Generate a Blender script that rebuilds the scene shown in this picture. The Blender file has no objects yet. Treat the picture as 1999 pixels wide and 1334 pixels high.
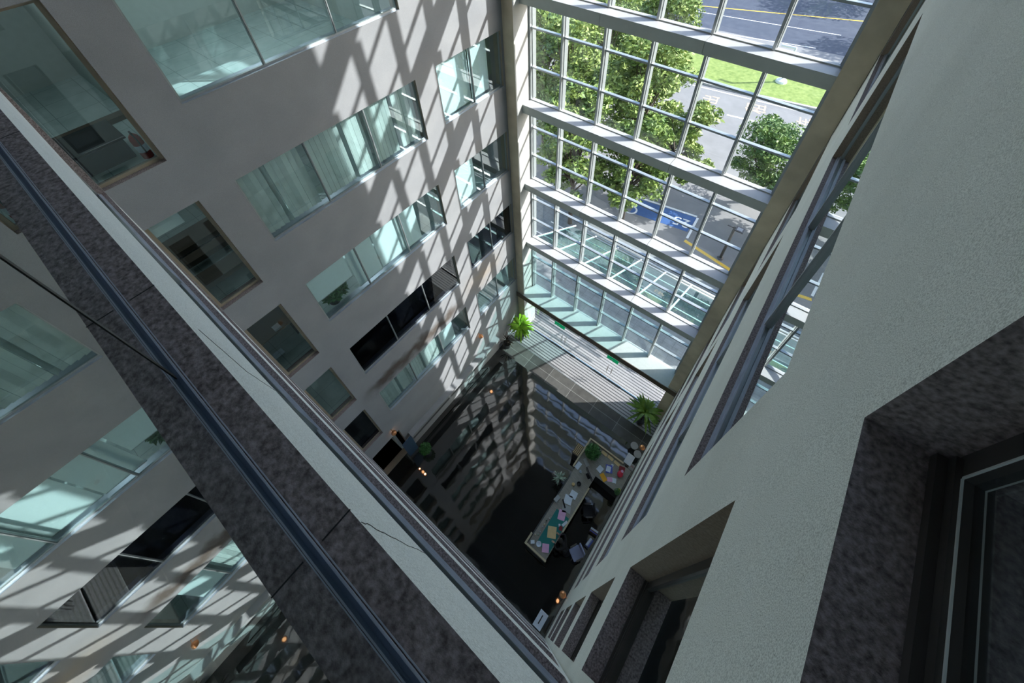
import bpy, bmesh, math, random
from mathutils import Vector, Matrix
random.seed(7)
sc = bpy.context.scene
COL = sc.collection
# ------------------------------------------------------------------ camera
def Rz(a): return Matrix.Rotation(a, 4, 'Z')
def Rx(a): return Matrix.Rotation(a, 4, 'X')
cam_d = bpy.data.cameras.new('camera'); cam = bpy.data.objects.new('camera', cam_d); COL.objects.link(cam)
cam_d.sensor_width = 36.0; cam_d.lens = 36.0 * 855.68 / 1999
cam_d.shift_x = (999.5 - 1021.33) / 1999; cam_d.shift_y = (459.38 - 667.0) / 1999
cam_d.clip_start = 0.02; cam_d.clip_end = 400
cam.matrix_world = Matrix.Translation((8.8254, -10.411, 14.7814)) @ Rz(0.6893) @ Rx(0.7298) @ Rz(-0.0357)
sc.camera = cam
# ------------------------------------------------------------------ light
w = bpy.data.worlds.new('sky'); sc.world = w; w.use_nodes = True
wn = w.node_tree; wn.nodes.clear()
wo = wn.nodes.new('ShaderNodeOutputWorld'); wb = wn.nodes.new('ShaderNodeBackground'); wt = wn.nodes.new('ShaderNodeTexSky')
wt.sky_type = 'NISHITA'; wt.sun_disc = False; wt.sun_elevation = math.radians(35); wt.sun_rotation = math.radians(51)
wt.air_density = 1.0; wt.dust_density = 1.5
wb.inputs[1].default_value = 0.41
wn.links.new(wt.outputs[0], wb.inputs[0]); wn.links.new(wb.outputs[0], wo.inputs[0])
sun_d = bpy.data.lights.new('sun', 'SUN'); sun = bpy.data.objects.new('sun', sun_d); COL.objects.link(sun)
SUN = Vector((-1.0, -0.80, -0.90)).normalized()
sun.rotation_euler = SUN.to_track_quat('-Z', 'Y').to_euler(); sun.location = (20, 20, 30)
sun_d.energy = 7.4; sun_d.angle = math.radians(0.55); sun_d.color = (1.0, 0.985, 0.96)
sc.view_settings.view_transform = 'Standard'; sc.view_settings.look = 'None'
sc.view_settings.gamma = 1.0; sc.view_settings.use_curve_mapping = False
sc.view_settings.exposure = 0.42

# ------------------------------------------------------------------ materials
MATS = {}
def nodes(name):
    m = bpy.data.materials.new(name); m.use_nodes = True
    nt = m.node_tree; nt.nodes.clear(); MATS[name] = m
    return m, nt, nt.nodes, nt.links
def mat(name, col, rough=0.6, metal=0.0, var=0.12, scale=8.0, bump=0.0, bscale=60.0, spec=0.5, coat=0.0, emit=None, estr=0, coord='Object', col2=None, tscale=None):
    """principled with noise colour variation and bump"""
    m, nt, N, L = nodes(name)
    o = N.new('ShaderNodeOutputMaterial'); b = N.new('ShaderNodeBsdfPrincipled'); L.new(b.outputs[0], o.inputs[0])
    tc = N.new('ShaderNodeTexCoord'); no = N.new('ShaderNodeTexNoise'); no.inputs['Scale'].default_value = scale; no.inputs['Detail'].default_value = 6
    src = tc.outputs[coord]
    if tscale:
        mp = N.new('ShaderNodeMapping'); mp.inputs['Scale'].default_value = tscale; L.new(src, mp.inputs[0]); src = mp.outputs[0]
    L.new(src, no.inputs['Vector'])
    rp = N.new('ShaderNodeValToRGB'); rp.color_ramp.elements[0].position = 0.3; rp.color_ramp.elements[1].position = 0.7
    if col2 is None:
        a = [max(0, c * (1 - var)) for c in col]; c2 = [min(1, c * (1 + var)) for c in col]
    else: a, c2 = col, col2
    rp.color_ramp.elements[0].color = (*a, 1); rp.color_ramp.elements[1].color = (*c2, 1)
    L.new(no.outputs[0], rp.inputs[0]); L.new(rp.outputs[0], b.inputs['Base Color'])
    b.inputs['Roughness'].default_value = rough; b.inputs['Metallic'].default_value = metal
    b.inputs['Specular IOR Level'].default_value = spec; b.inputs['Coat Weight'].default_value = coat
    if bump > 0:
        n2 = N.new('ShaderNodeTexNoise'); n2.inputs['Scale'].default_value = bscale; n2.inputs['Detail'].default_value = 4; L.new(src, n2.inputs['Vector'])
        bp = N.new('ShaderNodeBump'); bp.inputs['Strength'].default_value = bump; bp.inputs['Distance'].default_value = 0.004
        L.new(n2.outputs[0], bp.inputs['Height']); L.new(bp.outputs[0], b.inputs['Normal'])
    if emit:
        b.inputs['Emission Color'].default_value = (*emit, 1); b.inputs['Emission Strength'].default_value = estr
    return m
def glass(name, tint, f0=0.06, rough=0.0, power=5.0):
    m, nt, N, L = nodes(name)
    o = N.new('ShaderNodeOutputMaterial'); mx = N.new('ShaderNodeMixShader'); t = N.new('ShaderNodeBsdfTransparent'); g = N.new('ShaderNodeBsdfGlossy')
    t.inputs[0].default_value = (*tint, 1); g.inputs['Roughness'].default_value = rough; g.inputs['Color'].default_value = (0.93, 0.98, 0.97, 1)
    lw = N.new('ShaderNodeLayerWeight'); lw.inputs[0].default_value = 0.5
    p = N.new('ShaderNodeMath'); p.operation = 'POWER'; p.inputs[1].default_value = power; L.new(lw.outputs['Facing'], p.inputs[0])
    q = N.new('ShaderNodeMath'); q.operation = 'MULTIPLY_ADD'; q.inputs[1].default_value = 1 - f0; q.inputs[2].default_value = f0
    L.new(p.outputs[0], q.inputs[0]); L.new(q.outputs[0], mx.inputs[0]); L.new(t.outputs[0], mx.inputs[1]); L.new(g.outputs[0], mx.inputs[2]); L.new(mx.outputs[0], o.inputs[0])
    return m
def plaster(name, c1, c2, speck=True, stain=False):
    m, nt, N, L = nodes(name)
    o = N.new('ShaderNodeOutputMaterial'); b = N.new('ShaderNodeBsdfPrincipled'); L.new(b.outputs[0], o.inputs[0])
    b.inputs['Roughness'].default_value = 0.85; b.inputs['Specular IOR Level'].default_value = 0.25
    tc = N.new('ShaderNodeTexCoord')
    n1 = N.new('ShaderNodeTexNoise'); n1.inputs['Scale'].default_value = 1.2; n1.inputs['Detail'].default_value = 8; L.new(tc.outputs['Object'], n1.inputs['Vector'])
    rp = N.new('ShaderNodeValToRGB'); rp.color_ramp.elements[0].position = 0.35; rp.color_ramp.elements[1].position = 0.65
    rp.color_ramp.elements[0].color = (*c1, 1); rp.color_ramp.elements[1].color = (*c2, 1); L.new(n1.outputs[0], rp.inputs[0])
    cur = rp.outputs[0]
    # fine grain of the sprayed render
    n2 = N.new('ShaderNodeTexNoise'); n2.inputs['Scale'].default_value = 230; n2.inputs['Detail'].default_value = 6; L.new(tc.outputs['Object'], n2.inputs['Vector'])
    r2 = N.new('ShaderNodeValToRGB'); r2.color_ramp.elements[0].position = 0.40; r2.color_ramp.elements[1].position = 0.56
    r2.color_ramp.elements[0].color = (0.55, 0.56, 0.54, 1); r2.color_ramp.elements[1].color = (1, 1, 1, 1); L.new(n2.outputs[0], r2.inputs[0])
    mx = N.new('ShaderNodeMix'); mx.data_type = 'RGBA'; mx.blend_type = 'MULTIPLY'; mx.inputs[0].default_value = 0.7
    L.new(cur, mx.inputs[6]); L.new(r2.outputs[0], mx.inputs[7]); cur = mx.outputs[2]
    if speck:
        v = N.new('ShaderNodeTexVoronoi'); v.inputs['Scale'].default_value = 48; L.new(tc.outputs['Object'], v.inputs['Vector'])
        r3 = N.new('ShaderNodeValToRGB'); r3.color_ramp.elements[0].position = 0.06; r3.color_ramp.elements[1].position = 0.13
        r3.color_ramp.elements[0].color = (0.45, 0.45, 0.43, 1); r3.color_ramp.elements[1].color = (1, 1, 1, 1); L.new(v.outputs['Distance'], r3.inputs[0])
        m2 = N.new('ShaderNodeMix'); m2.data_type = 'RGBA'; m2.blend_type = 'MULTIPLY'; m2.inputs[0].default_value = 0.9
        L.new(cur, m2.inputs[6]); L.new(r3.outputs[0], m2.inputs[7]); cur = m2.outputs[2]
    if stain:
        # rusty water stain that runs below the dark windows (object space y,z)
        geo = N.new('ShaderNodeNewGeometry')
        sx = N.new('ShaderNodeSeparateXYZ'); L.new(geo.outputs['Position'], sx.inputs[0])
        ns = N.new('ShaderNodeTexNoise'); ns.inputs['Scale'].default_value = 2.2; ns.inputs['Detail'].default_value = 6; L.new(tc.outputs['Object'], ns.inputs['Vector'])
        def math2(op, a, bb, cc=None):
            k = N.new('ShaderNodeMath'); k.operation = op
            for i, x in enumerate((a, bb, cc)):
                if x is None: continue
                if hasattr(x, 'links'): L.new(x, k.inputs[i])
                else: k.inputs[i].default_value = x
            return k.outputs[0]
        zc = math2('MULTIPLY_ADD', ns.outputs[0], 0.9, sx.outputs[2])      # z + noise
        dz = math2('ABSOLUTE', math2('ADD', zc, 0.80), 0)
        zf = math2('SUBTRACT', 1.15, math2('MULTIPLY', dz, 2.4))
        dy = math2('ABSOLUTE', math2('ADD', sx.outputs[1], 6.6), 0)
        yf = math2('SUBTRACT', 2.9, dy)
        k1 = N.new('ShaderNodeClamp'); L.new(zf, k1.inputs[0]); k2 = N.new('ShaderNodeClamp'); L.new(yf, k2.inputs[0])
        f1 = math2('MULTIPLY', k1.outputs[0], k2.outputs[0])
        m3 = N.new('ShaderNodeMix'); m3.data_type = 'RGBA'; m3.blend_type = 'MIX'
        L.new(math2('MULTIPLY', f1, 0.85), m3.inputs[0]); L.new(cur, m3.inputs[6]); m3.inputs[7].default_value = (0.07, 0.05, 0.035, 1); cur = m3.outputs[2]
        # faint brown run below the small dark pair
        d2 = math2('ABSOLUTE', math2('ADD', sx.outputs[1], 2.6), 0); y2 = math2('SUBTRACT', 1.0, math2('MULTIPLY', d2, 0.6))
        z2 = math2('SUBTRACT', 1.0, math2('MULTIPLY', math2('ABSOLUTE', math2('ADD', sx.outputs[2], 0.7), 0), 1.0))
        k3 = N.new('ShaderNodeClamp'); L.new(math2('MULTIPLY', math2('MAXIMUM', y2, 0.0), math2('MAXIMUM', z2, 0.0)), k3.inputs[0])
        m4 = N.new('ShaderNodeMix'); m4.data_type = 'RGBA'; L.new(math2('MULTIPLY', math2('MULTIPLY', k3.outputs[0], ns.outputs[0]), 0.9), m4.inputs[0])
        L.new(cur, m4.inputs[6]); m4.inputs[7].default_value = (0.36, 0.26, 0.15, 1); cur = m4.outputs[2]
    L.new(cur, b.inputs['Base Color'])
    bp = N.new('ShaderNodeBump'); bp.inputs['Strength'].default_value = 0.7; bp.inputs['Distance'].default_value = 0.003
    L.new(n2.outputs[0], bp.inputs['Height']); L.new(bp.outputs[0], b.inputs['Normal'])
    return m
def tiles(name, c, grout, sx, sy, rough, var=0.25, spec=0.5, mortar=0.012, ior=1.5, wave=0):
    m, nt, N, L = nodes(name)
    o = N.new('ShaderNodeOutputMaterial'); b = N.new('ShaderNodeBsdfPrincipled'); L.new(b.outputs[0], o.inputs[0])
    tc = N.new('ShaderNodeTexCoord'); br = N.new('ShaderNodeTexBrick'); br.offset = 0.0
    L.new(tc.outputs['Object'], br.inputs['Vector'])
    br.inputs['Scale'].default_value = 1.0; br.inputs['Brick Width'].default_value = sx; br.inputs['Row Height'].default_value = sy
    br.inputs['Mortar Size'].default_value = mortar; br.inputs['Mortar Smooth'].default_value = 0.2; br.inputs['Bias'].default_value = 0
    br.inputs['Color1'].default_value = (*[k * (1 - var) for k in c], 1); br.inputs['Color2'].default_value = (*[k * (1 + var) for k in c], 1); br.inputs['Mortar'].default_value = (*grout, 1)
    n = N.new('ShaderNodeTexNoise'); n.inputs['Scale'].default_value = 3; n.inputs['Detail'].default_value = 8; L.new(tc.outputs['Object'], n.inputs['Vector'])
    mx = N.new('ShaderNodeMix'); mx.data_type = 'RGBA'; mx.blend_type = 'OVERLAY'; mx.inputs[0].default_value = 0.35
    L.new(br.outputs[0], mx.inputs[6]); L.new(n.outputs[0], mx.inputs[7]); L.new(mx.outputs[2], b.inputs['Base Color'])
    b.inputs['Roughness'].default_value = rough; b.inputs['Specular IOR Level'].default_value = spec; b.inputs['IOR'].default_value = ior
    if wave:
        n3 = N.new('ShaderNodeTexNoise'); n3.inputs['Scale'].default_value = 1.6; n3.inputs['Detail'].default_value = 1; L.new(tc.outputs['Object'], n3.inputs['Vector'])
        bp = N.new('ShaderNodeBump'); bp.inputs['Strength'].default_value = wave; bp.inputs['Distance'].default_value = 0.012; L.new(n3.outputs[0], bp.inputs['Height']); L.new(bp.outputs[0], b.inputs['Normal'])
    return m
def striped(name, c, line, period, width, rough=0.6, axis=1):
    """boards: thin dark joints every period along an axis"""
    m, nt, N, L = nodes(name)
    o = N.new('ShaderNodeOutputMaterial'); b = N.new('ShaderNodeBsdfPrincipled'); L.new(b.outputs[0], o.inputs[0]); b.inputs['Roughness'].default_value = rough
    tc = N.new('ShaderNodeTexCoord'); s = N.new('ShaderNodeSeparateXYZ'); L.new(tc.outputs['Object'], s.inputs[0])
    a = N.new('ShaderNodeMath'); a.operation = 'DIVIDE'; a.inputs[1].default_value = period; L.new(s.outputs[axis], a.inputs[0])
    f = N.new('ShaderNodeMath'); f.operation = 'FRACT'; L.new(a.outputs[0], f.inputs[0])
    k = N.new('ShaderNodeMath'); k.operation = 'LESS_THAN'; k.inputs[1].default_value = width / period; L.new(f.outputs[0], k.inputs[0])
    n = N.new('ShaderNodeTexNoise'); n.inputs['Scale'].default_value = 4; n.inputs['Detail'].default_value = 6; L.new(tc.outputs['Object'], n.inputs['Vector'])
    r = N.new('ShaderNodeValToRGB'); r.color_ramp.elements[0].color = (*[q * 0.8 for q in c], 1); r.color_ramp.elements[1].color = (*[min(1, q * 1.15) for q in c], 1); L.new(n.outputs[0], r.inputs[0])
    mx = N.new('ShaderNodeMix'); mx.data_type = 'RGBA'; L.new(k.outputs[0], mx.inputs[0]); L.new(r.outputs[0], mx.inputs[6]); mx.inputs[7].default_value = (*line, 1)
    L.new(mx.outputs[2], b.inputs['Base Color'])
    return m

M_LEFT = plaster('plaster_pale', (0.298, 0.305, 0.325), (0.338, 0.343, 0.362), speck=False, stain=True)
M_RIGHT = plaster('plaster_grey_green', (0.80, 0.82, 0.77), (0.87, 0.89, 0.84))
M_NEAR = plaster('plaster_near', (0.76, 0.79, 0.78), (0.82, 0.85, 0.84))
M_GRAN = mat('granite_dark', (0.09, 0.07, 0.068), 0.75, col2=(0.36, 0.30, 0.30), scale=70, bump=1.0, bscale=90)
M_GRANB = mat('granite_brown', (0.20, 0.15, 0.11), 0.7, col2=(0.32, 0.25, 0.19), scale=60, bump=0.3)
M_JAMB = mat('jamb_beige', (0.30, 0.26, 0.20), 0.6, scale=4)
M_SILL = mat('sill_metal', (0.42, 0.47, 0.55), 0.35, 0.6, scale=3)
M_BEAM = mat('beam_face', (0.46, 0.49, 0.46), 0.5, scale=3, var=0.06)
M_BEAMT = mat('beam_top', (0.41, 0.41, 0.425), 0.45, scale=2, var=0.04)
M_COL = mat('column_stone', (0.50, 0.43, 0.31), 0.7, scale=2.5, col2=(0.62, 0.54, 0.40))
M_COLS = mat('reveal_panel', (0.47, 0.47, 0.455), 0.6, scale=3, var=0.05)
M_FRAME = mat('aluminium_pale', (0.36, 0.39, 0.40), 0.35, 0.5, scale=5, var=0.05)
M_FRAMED = mat('aluminium_dark', (0.11, 0.10, 0.095), 0.35, 0.6, scale=5)
M_RAIL = mat('aluminium_blue', (0.42, 0.45, 0.52), 0.5, 0.15, scale=5)
M_RAILD = mat('aluminium_navy', (0.12, 0.16, 0.24), 0.35, 0.6, scale=5)
M_STEEL = mat('chrome', (0.75, 0.75, 0.74), 0.15, 1.0, var=0.03)
M_BEADL = mat('bead_bright', (0.80, 0.84, 0.82), 0.3, 0.2, var=0.02)
M_BLACK = mat('rubber_black', (0.012, 0.014, 0.013), 0.5)
M_GCURT = glass('glass_curtain', (0.975, 0.99, 0.985), 0.03)
M_GWIN = glass('glass_teal', (0.87, 0.935, 0.945), 0.07)
M_GDARK = glass('glass_dark', (0.40, 0.42, 0.48), 0.06)
M_GNEAR = glass('glass_near', (0.70, 0.75, 0.73), 0.38, power=2.5)
M_CANOPY = glass('glass_canopy', (0.80, 0.95, 0.94), 0.06)
M_FLOOR = tiles('floor_black_stone', (0.007, 0.0075, 0.008), (0.025, 0.027, 0.027), 1.3, 0.65, 0.04, spec=0.5, mortar=0.006, ior=2.25, wave=0.33)
M_STRIP = tiles('floor_grey_stone', (0.085, 0.082, 0.078), (0.20, 0.20, 0.19), 1.4, 0.9, 0.25)
M_DECK = striped('deck_boards', (0.31, 0.30, 0.305), (0.06, 0.06, 0.065), 0.155, 0.05, 0.4)
M_OFFT = tiles('office_tiles', (0.46, 0.56, 0.56), (0.26, 0.33, 0.33), 0.8, 0.8, 0.3, var=0.04, mortar=0.008)
M_OFFW = mat('office_wall', (0.50, 0.55, 0.53), 0.8, var=0.04)
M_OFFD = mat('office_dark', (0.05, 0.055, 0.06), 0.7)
M_OFFB = mat('office_brown', (0.16, 0.12, 0.08), 0.7)
M_BLIND = striped('blind_fabric', (0.74, 0.80, 0.76), (0.30, 0.37, 0.36), 0.127, 0.008, 0.8)
M_ROLL = mat('roller_fabric', (0.74, 0.82, 0.82), 0.8, var=0.03)
M_WOOD = mat('wood_pale', (0.42, 0.34, 0.22), 0.5, scale=3, tscale=(1, 8, 8), col2=(0.55, 0.46, 0.32))
M_WOODG = mat('wood_grey', (0.20, 0.19, 0.17), 0.5, scale=3, tscale=(2, 12, 12), col2=(0.30, 0.28, 0.25))
M_WOODD = mat('wood_dark', (0.09, 0.065, 0.045), 0.5, scale=3, tscale=(8, 1, 1))
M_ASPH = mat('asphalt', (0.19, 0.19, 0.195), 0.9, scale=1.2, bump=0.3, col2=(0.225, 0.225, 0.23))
M_PAVE = tiles('paving', (0.20, 0.22, 0.23), (0.15, 0.16, 0.17), 0.6, 0.3, 0.7, var=0.06)
M_GRASS = mat('grass', (0.13, 0.20, 0.04), 0.9, scale=3, bump=0.6, bscale=30, col2=(0.25, 0.32, 0.09))
M_KERB = mat('kerb_stone', (0.40, 0.39, 0.37), 0.8)
M_WHITE = mat('paint_white', (0.75, 0.76, 0.76), 0.6, var=0.08, scale=20)
M_YEL = mat('paint_yellow', (0.70, 0.45, 0.05), 0.7, var=0.15, scale=12)
M_ORA = mat('paint_orange', (0.78, 0.50, 0.30), 0.7, var=0.15, scale=12)
M_BLUEP = mat('paint_blue', (0.035, 0.10, 0.28), 0.6, scale=6)
M_LEAF = [mat('leaf_%s' % n, c, 0.55, var=0.3, scale=1.5, col2=c2) for n, c, c2 in (('a', (0.05, 0.12, 0.025), (0.27, 0.36, 0.08)), ('b', (0.08, 0.16, 0.03), (0.36, 0.44, 0.12)), ('c', (0.05, 0.13, 0.04), (0.22, 0.33, 0.08)))]
M_BARK = mat('bark', (0.07, 0.05, 0.035), 0.9, scale=12, bump=0.5)
M_STRAP = mat('strap_leaf', (0.10, 0.30, 0.012), 0.4, col2=(0.36, 0.58, 0.04), scale=3)
M_STRAPD = mat('strap_leaf_dark', (0.05, 0.14, 0.015), 0.4, col2=(0.20, 0.32, 0.04), scale=3)
M_FERN = mat('fern_leaf', (0.02, 0.09, 0.02), 0.5, col2=(0.07, 0.24, 0.05), scale=6)
M_POT = mat('pot_black', (0.02, 0.02, 0.022), 0.35)
M_SOIL = mat('soil', (0.04, 0.028, 0.02), 0.95)
M_BENCH = mat('seat_blue', (0.03, 0.045, 0.10), 0.22, col2=(0.05, 0.075, 0.16), scale=3)
M_SKIN = mat('skin', (0.50, 0.31, 0.22), 0.55)
M_HAIR = mat('hair_black', (0.012, 0.01, 0.01), 0.45)
M_CLOTH = mat('cloth_black', (0.018, 0.017, 0.02), 0.85)
def flat(name, c, rough=0.6, **k): return mat(name, c, rough, var=0.06, scale=6, **k)
M_PAPER = flat('paper_white', (0.62, 0.68, 0.78)); M_PINK = flat('paper_pink', (0.68, 0.38, 0.60)); M_TEAL = flat('mat_teal', (0.0, 0.16, 0.15))
M_GOLD = flat('folder_orange', (0.75, 0.36, 0.01)); M_CREAM = flat('card_cream', (0.62, 0.46, 0.24)); M_RED = flat('red_fabric', (0.55, 0.02, 0.06)); M_REDD = flat('dark_red', (0.20, 0.01, 0.015))
M_BLUEB = flat('folder_blue', (0.08, 0.10, 0.45)); M_GREYL = flat('plastic_grey', (0.35, 0.36, 0.38)); M_SCREEN = flat('screen_black', (0.02, 0.02, 0.025), 0.15)
M_LAV = flat('cushion_lavender', (0.30, 0.33, 0.50)); M_GREENS = flat('sign_green', (0.0, 0.30, 0.12), emit=(0.0, 0.5, 0.2), estr=0.25)
M_BROWNB = flat('brown_leather', (0.16, 0.08, 0.04)); M_YTAPE = flat('yellow_plastic', (0.55, 0.50, 0.05)); M_PURP = flat('purple_cloth', (0.12, 0.05, 0.10))
M_LAMP = flat('lamp_glow', (1, 0.7, 0.4), emit=(1.0, 0.50, 0.22), estr=5); M_COPPER = flat('copper_shade', (0.65, 0.28, 0.12), 0.3, metal=0.8)
M_EXT = flat('fire_red', (0.35, 0.03, 0.02))

# ------------------------------------------------------------------ mesh helpers
class MB:
    def __init__(s): s.v = []; s.f = []; s.m = []
    def quad(s, a, b, c, d, mi=0):
        n = len(s.v); s.v += [tuple(a), tuple(b), tuple(c), tuple(d)]; s.f.append((n, n + 1, n + 2, n + 3)); s.m.append(mi)
    def poly(s, pts, mi=0):
        n = len(s.v); s.v += [tuple(p) for p in pts]; s.f.append(tuple(range(n, n + len(pts)))); s.m.append(mi)
    def box(s, x0, x1, y0, y1, z0, z1, mi=0, T=None, top=None):
        p = [Vector((x, y, z)) for z in (z0, z1) for y in (y0, y1) for x in (x0, x1)]
        if T: p = [T(q) for q in p]
        n = len(s.v); s.v += [tuple(q) for q in p]
        for k, f in enumerate(((0, 2, 3, 1), (4, 5, 7, 6), (0, 1, 5, 4), (2, 6, 7, 3), (0, 4, 6, 2), (1, 3, 7, 5))):
            s.f.append(tuple(n + i for i in f)); s.m.append(top if (top is not None and k == 1) else mi)
        return s
    def tube(s, pts, r, n=8, mi=0, caps=True):
        pts = [Vector(p) for p in pts]; rs = r if isinstance(r, (list, tuple)) else [r] * len(pts)
        base = len(s.v); up = None
        for i, p in enumerate(pts):
            d = (pts[min(i + 1, len(pts) - 1)] - pts[max(i - 1, 0)]).normalized()
            ref = Vector((0, 0, 1)) if abs(d.z) < 0.95 else Vector((1, 0, 0))
            a = d.cross(ref).normalized(); b = d.cross(a).normalized()
            for k in range(n):
                t = 2 * math.pi * k / n; s.v.append(tuple(p + (a * math.cos(t) + b * math.sin(t)) * rs[i]))
        for i in range(len(pts) - 1):
            for k in range(n):
                a0 = base + i * n + k; a1 = base + i * n + (k + 1) % n
                s.f.append((a0, a1, a1 + n, a0 + n)); s.m.append(mi)
        if caps:
            s.f.append(tuple(base + k for k in range(n))); s.m.append(mi)
            s.f.append(tuple(base + (len(pts) - 1) * n + k for k in reversed(range(n)))); s.m.append(mi)
        return s
    def lathe(s, c, prof, n=20, mi=0):
        base = len(s.v)
        for (r, z) in prof:
            for k in range(n):
                t = 2 * math.pi * k / n; s.v.append((c[0] + r * math.cos(t), c[1] + r * math.sin(t), c[2] + z))
        for i in range(len(prof) - 1):
            for k in range(n):
                a0 = base + i * n + k; a1 = base + i * n + (k + 1) % n
                s.f.append((a0, a1, a1 + n, a0 + n)); s.m.append(mi)
        s.f.append(tuple(base + k for k in reversed(range(n)))); s.m.append(mi)
        s.f.append(tuple(base + (len(prof) - 1) * n + k for k in range(n))); s.m.append(mi)
        return s
    def ball(s, c, r, n=12, mi=0, sc_=(1, 1, 1)):
        prof = [(max(1e-4, r * math.sin(math.pi * i / n)), -r * math.cos(math.pi * i / n) * sc_[2]) for i in range(n + 1)]
        b = len(s.v); s.lathe(c, prof, n + 4, mi)
        for i in range(b, len(s.v)):
            x, y, z = s.v[i]; s.v[i] = (c[0] + (x - c[0]) * sc_[0], c[1] + (y - c[1]) * sc_[1], z)
        return s
def wpos(o):
    p = Vector(o.location)
    while o.parent: o = o.parent; p = p + Vector(o.location)
    return p
def obj(name, mb, mats, parent=None, smooth=False, bevel=0, fix=True):
    if not isinstance(mats, (list, tuple)): mats = [mats]
    V = [Vector(v) for v in mb.v]
    if parent is not None: org = wpos(parent)
    else:
        xs = [v.x for v in V]; ys = [v.y for v in V]; zs = [v.z for v in V]
        org = Vector(((min(xs) + max(xs)) / 2, (min(ys) + max(ys)) / 2, min(zs)))
    me = bpy.data.meshes.new(name); me.from_pydata([tuple(v - org) for v in V], [], mb.f)
    for m in mats: me.materials.append(m)
    for p, i in zip(me.polygons, mb.m): p.material_index = i
    if smooth:
        for p in me.polygons: p.use_smooth = True
    if fix and len(mb.f) < 4000:
        bm = bmesh.new(); bm.from_mesh(me); bmesh.ops.recalc_face_normals(bm, faces=bm.faces); bm.to_mesh(me); bm.free()
    me.update()
    o = bpy.data.objects.new(name, me); COL.objects.link(o)
    if parent is not None: o.parent = parent
    else: o.location = org
    if bevel:
        b = o.modifiers.new('bevel', 'BEVEL'); b.width = bevel; b.segments = 2; b.limit_method = 'ANGLE'
    return o
def tag(o, label=None, cat=None, group=None, kind=None):
    if label: o['label'] = label
    if cat: o['category'] = cat
    if group: o['group'] = group
    if kind: o['kind'] = kind
    return o
def empty(name, loc, label=None, cat=None, group=None, kind=None):
    o = bpy.data.objects.new(name, None); COL.objects.link(o); o.location = loc; o.empty_display_size = 0.1
    return tag(o, label, cat, group, kind)
def struct(name, mb, mats, label, cat, **k):
    return tag(obj(name, mb, mats, **k), label, cat, kind='structure')
def dup(o, loc, rz=0.0, scale=1.0):
    def cp(a, par):
        c = a.copy(); COL.objects.link(c)
        if par is not None: c.parent = par
        for ch in a.children: cp(ch, c)
        return c
    kids = list(o.children)
    r = o.copy(); COL.objects.link(r)
    for ch in kids: cp(ch, r)
    r.location = loc; r.rotation_euler = (0, 0, rz); r.scale = (scale,) * 3
    return r

# ------------------------------------------------------------------ wall frames (local u,v,n)
G = -8.2            # lobby floor level
TOP = 22.0
class WF:
    def __init__(s, O, U, Nn): s.O = Vector(O); s.U = Vector(U).normalized(); s.N = Vector(Nn).normalized()
    def __call__(s, q): return s.O + s.U * q[0] + s.N * q[1] + Vector((0, 0, q[2]))   # q = (u, n, z)
LW = WF((0, 0, 0), (0, 1, 0), (-1, 0, 0))
_t = 0.0139
RW = WF((9.096, 0, 0), (-_t, 1, 0), (1, _t, 0))
NW = WF((0, -10.51, 0), (1, 0, 0), (0, -1, 0))
def wall(name, F, u0, u1, v0, v1, holes, m_face, label, T=0.3):
    """holes: (u0,u1,v0,v1, reveal material index). closed solid wall with reveals"""
    us = sorted(set([u0, u1] + [h[0] for h in holes] + [h[1] for h in holes]))
    vs = sorted(set([v0, v1] + [h[2] for h in holes] + [h[3] for h in holes]))
    mb = MB()
    def inh(u, v):
        for h in holes:
            if h[0] < u < h[1] and h[2] < v < h[3]: return True
        return False
    for a, b in zip(us, us[1:]):
        for c, d_ in zip(vs, vs[1:]):
            if inh((a + b) / 2, (c + d_) / 2): continue
            for n in (0, T): mb.quad(F((a, n, c)), F((b, n, c)), F((b, n, d_)), F((a, n, d_)), 0)
    def rev(a, b, c, d_, mj, ms):
        mb.quad(F((a, 0, c)), F((a, T, c)), F((a, T, d_)), F((a, 0, d_)), mj)
        mb.quad(F((b, 0, c)), F((b, T, c)), F((b, T, d_)), F((b, 0, d_)), mj)
        mb.quad(F((a, 0, c)), F((b, 0, c)), F((b, T, c)), F((a, T, c)), ms)
        mb.quad(F((a, 0, d_)), F((b, 0, d_)), F((b, T, d_)), F((a, T, d_)), mj)
    for h in holes: rev(*h[:4], h[4], h[5])
    rev(u0, u1, v0, v1, 0, 0)
    return struct(name, mb, m_face, label, 'wall', fix=False)
WN = [0]
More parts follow.
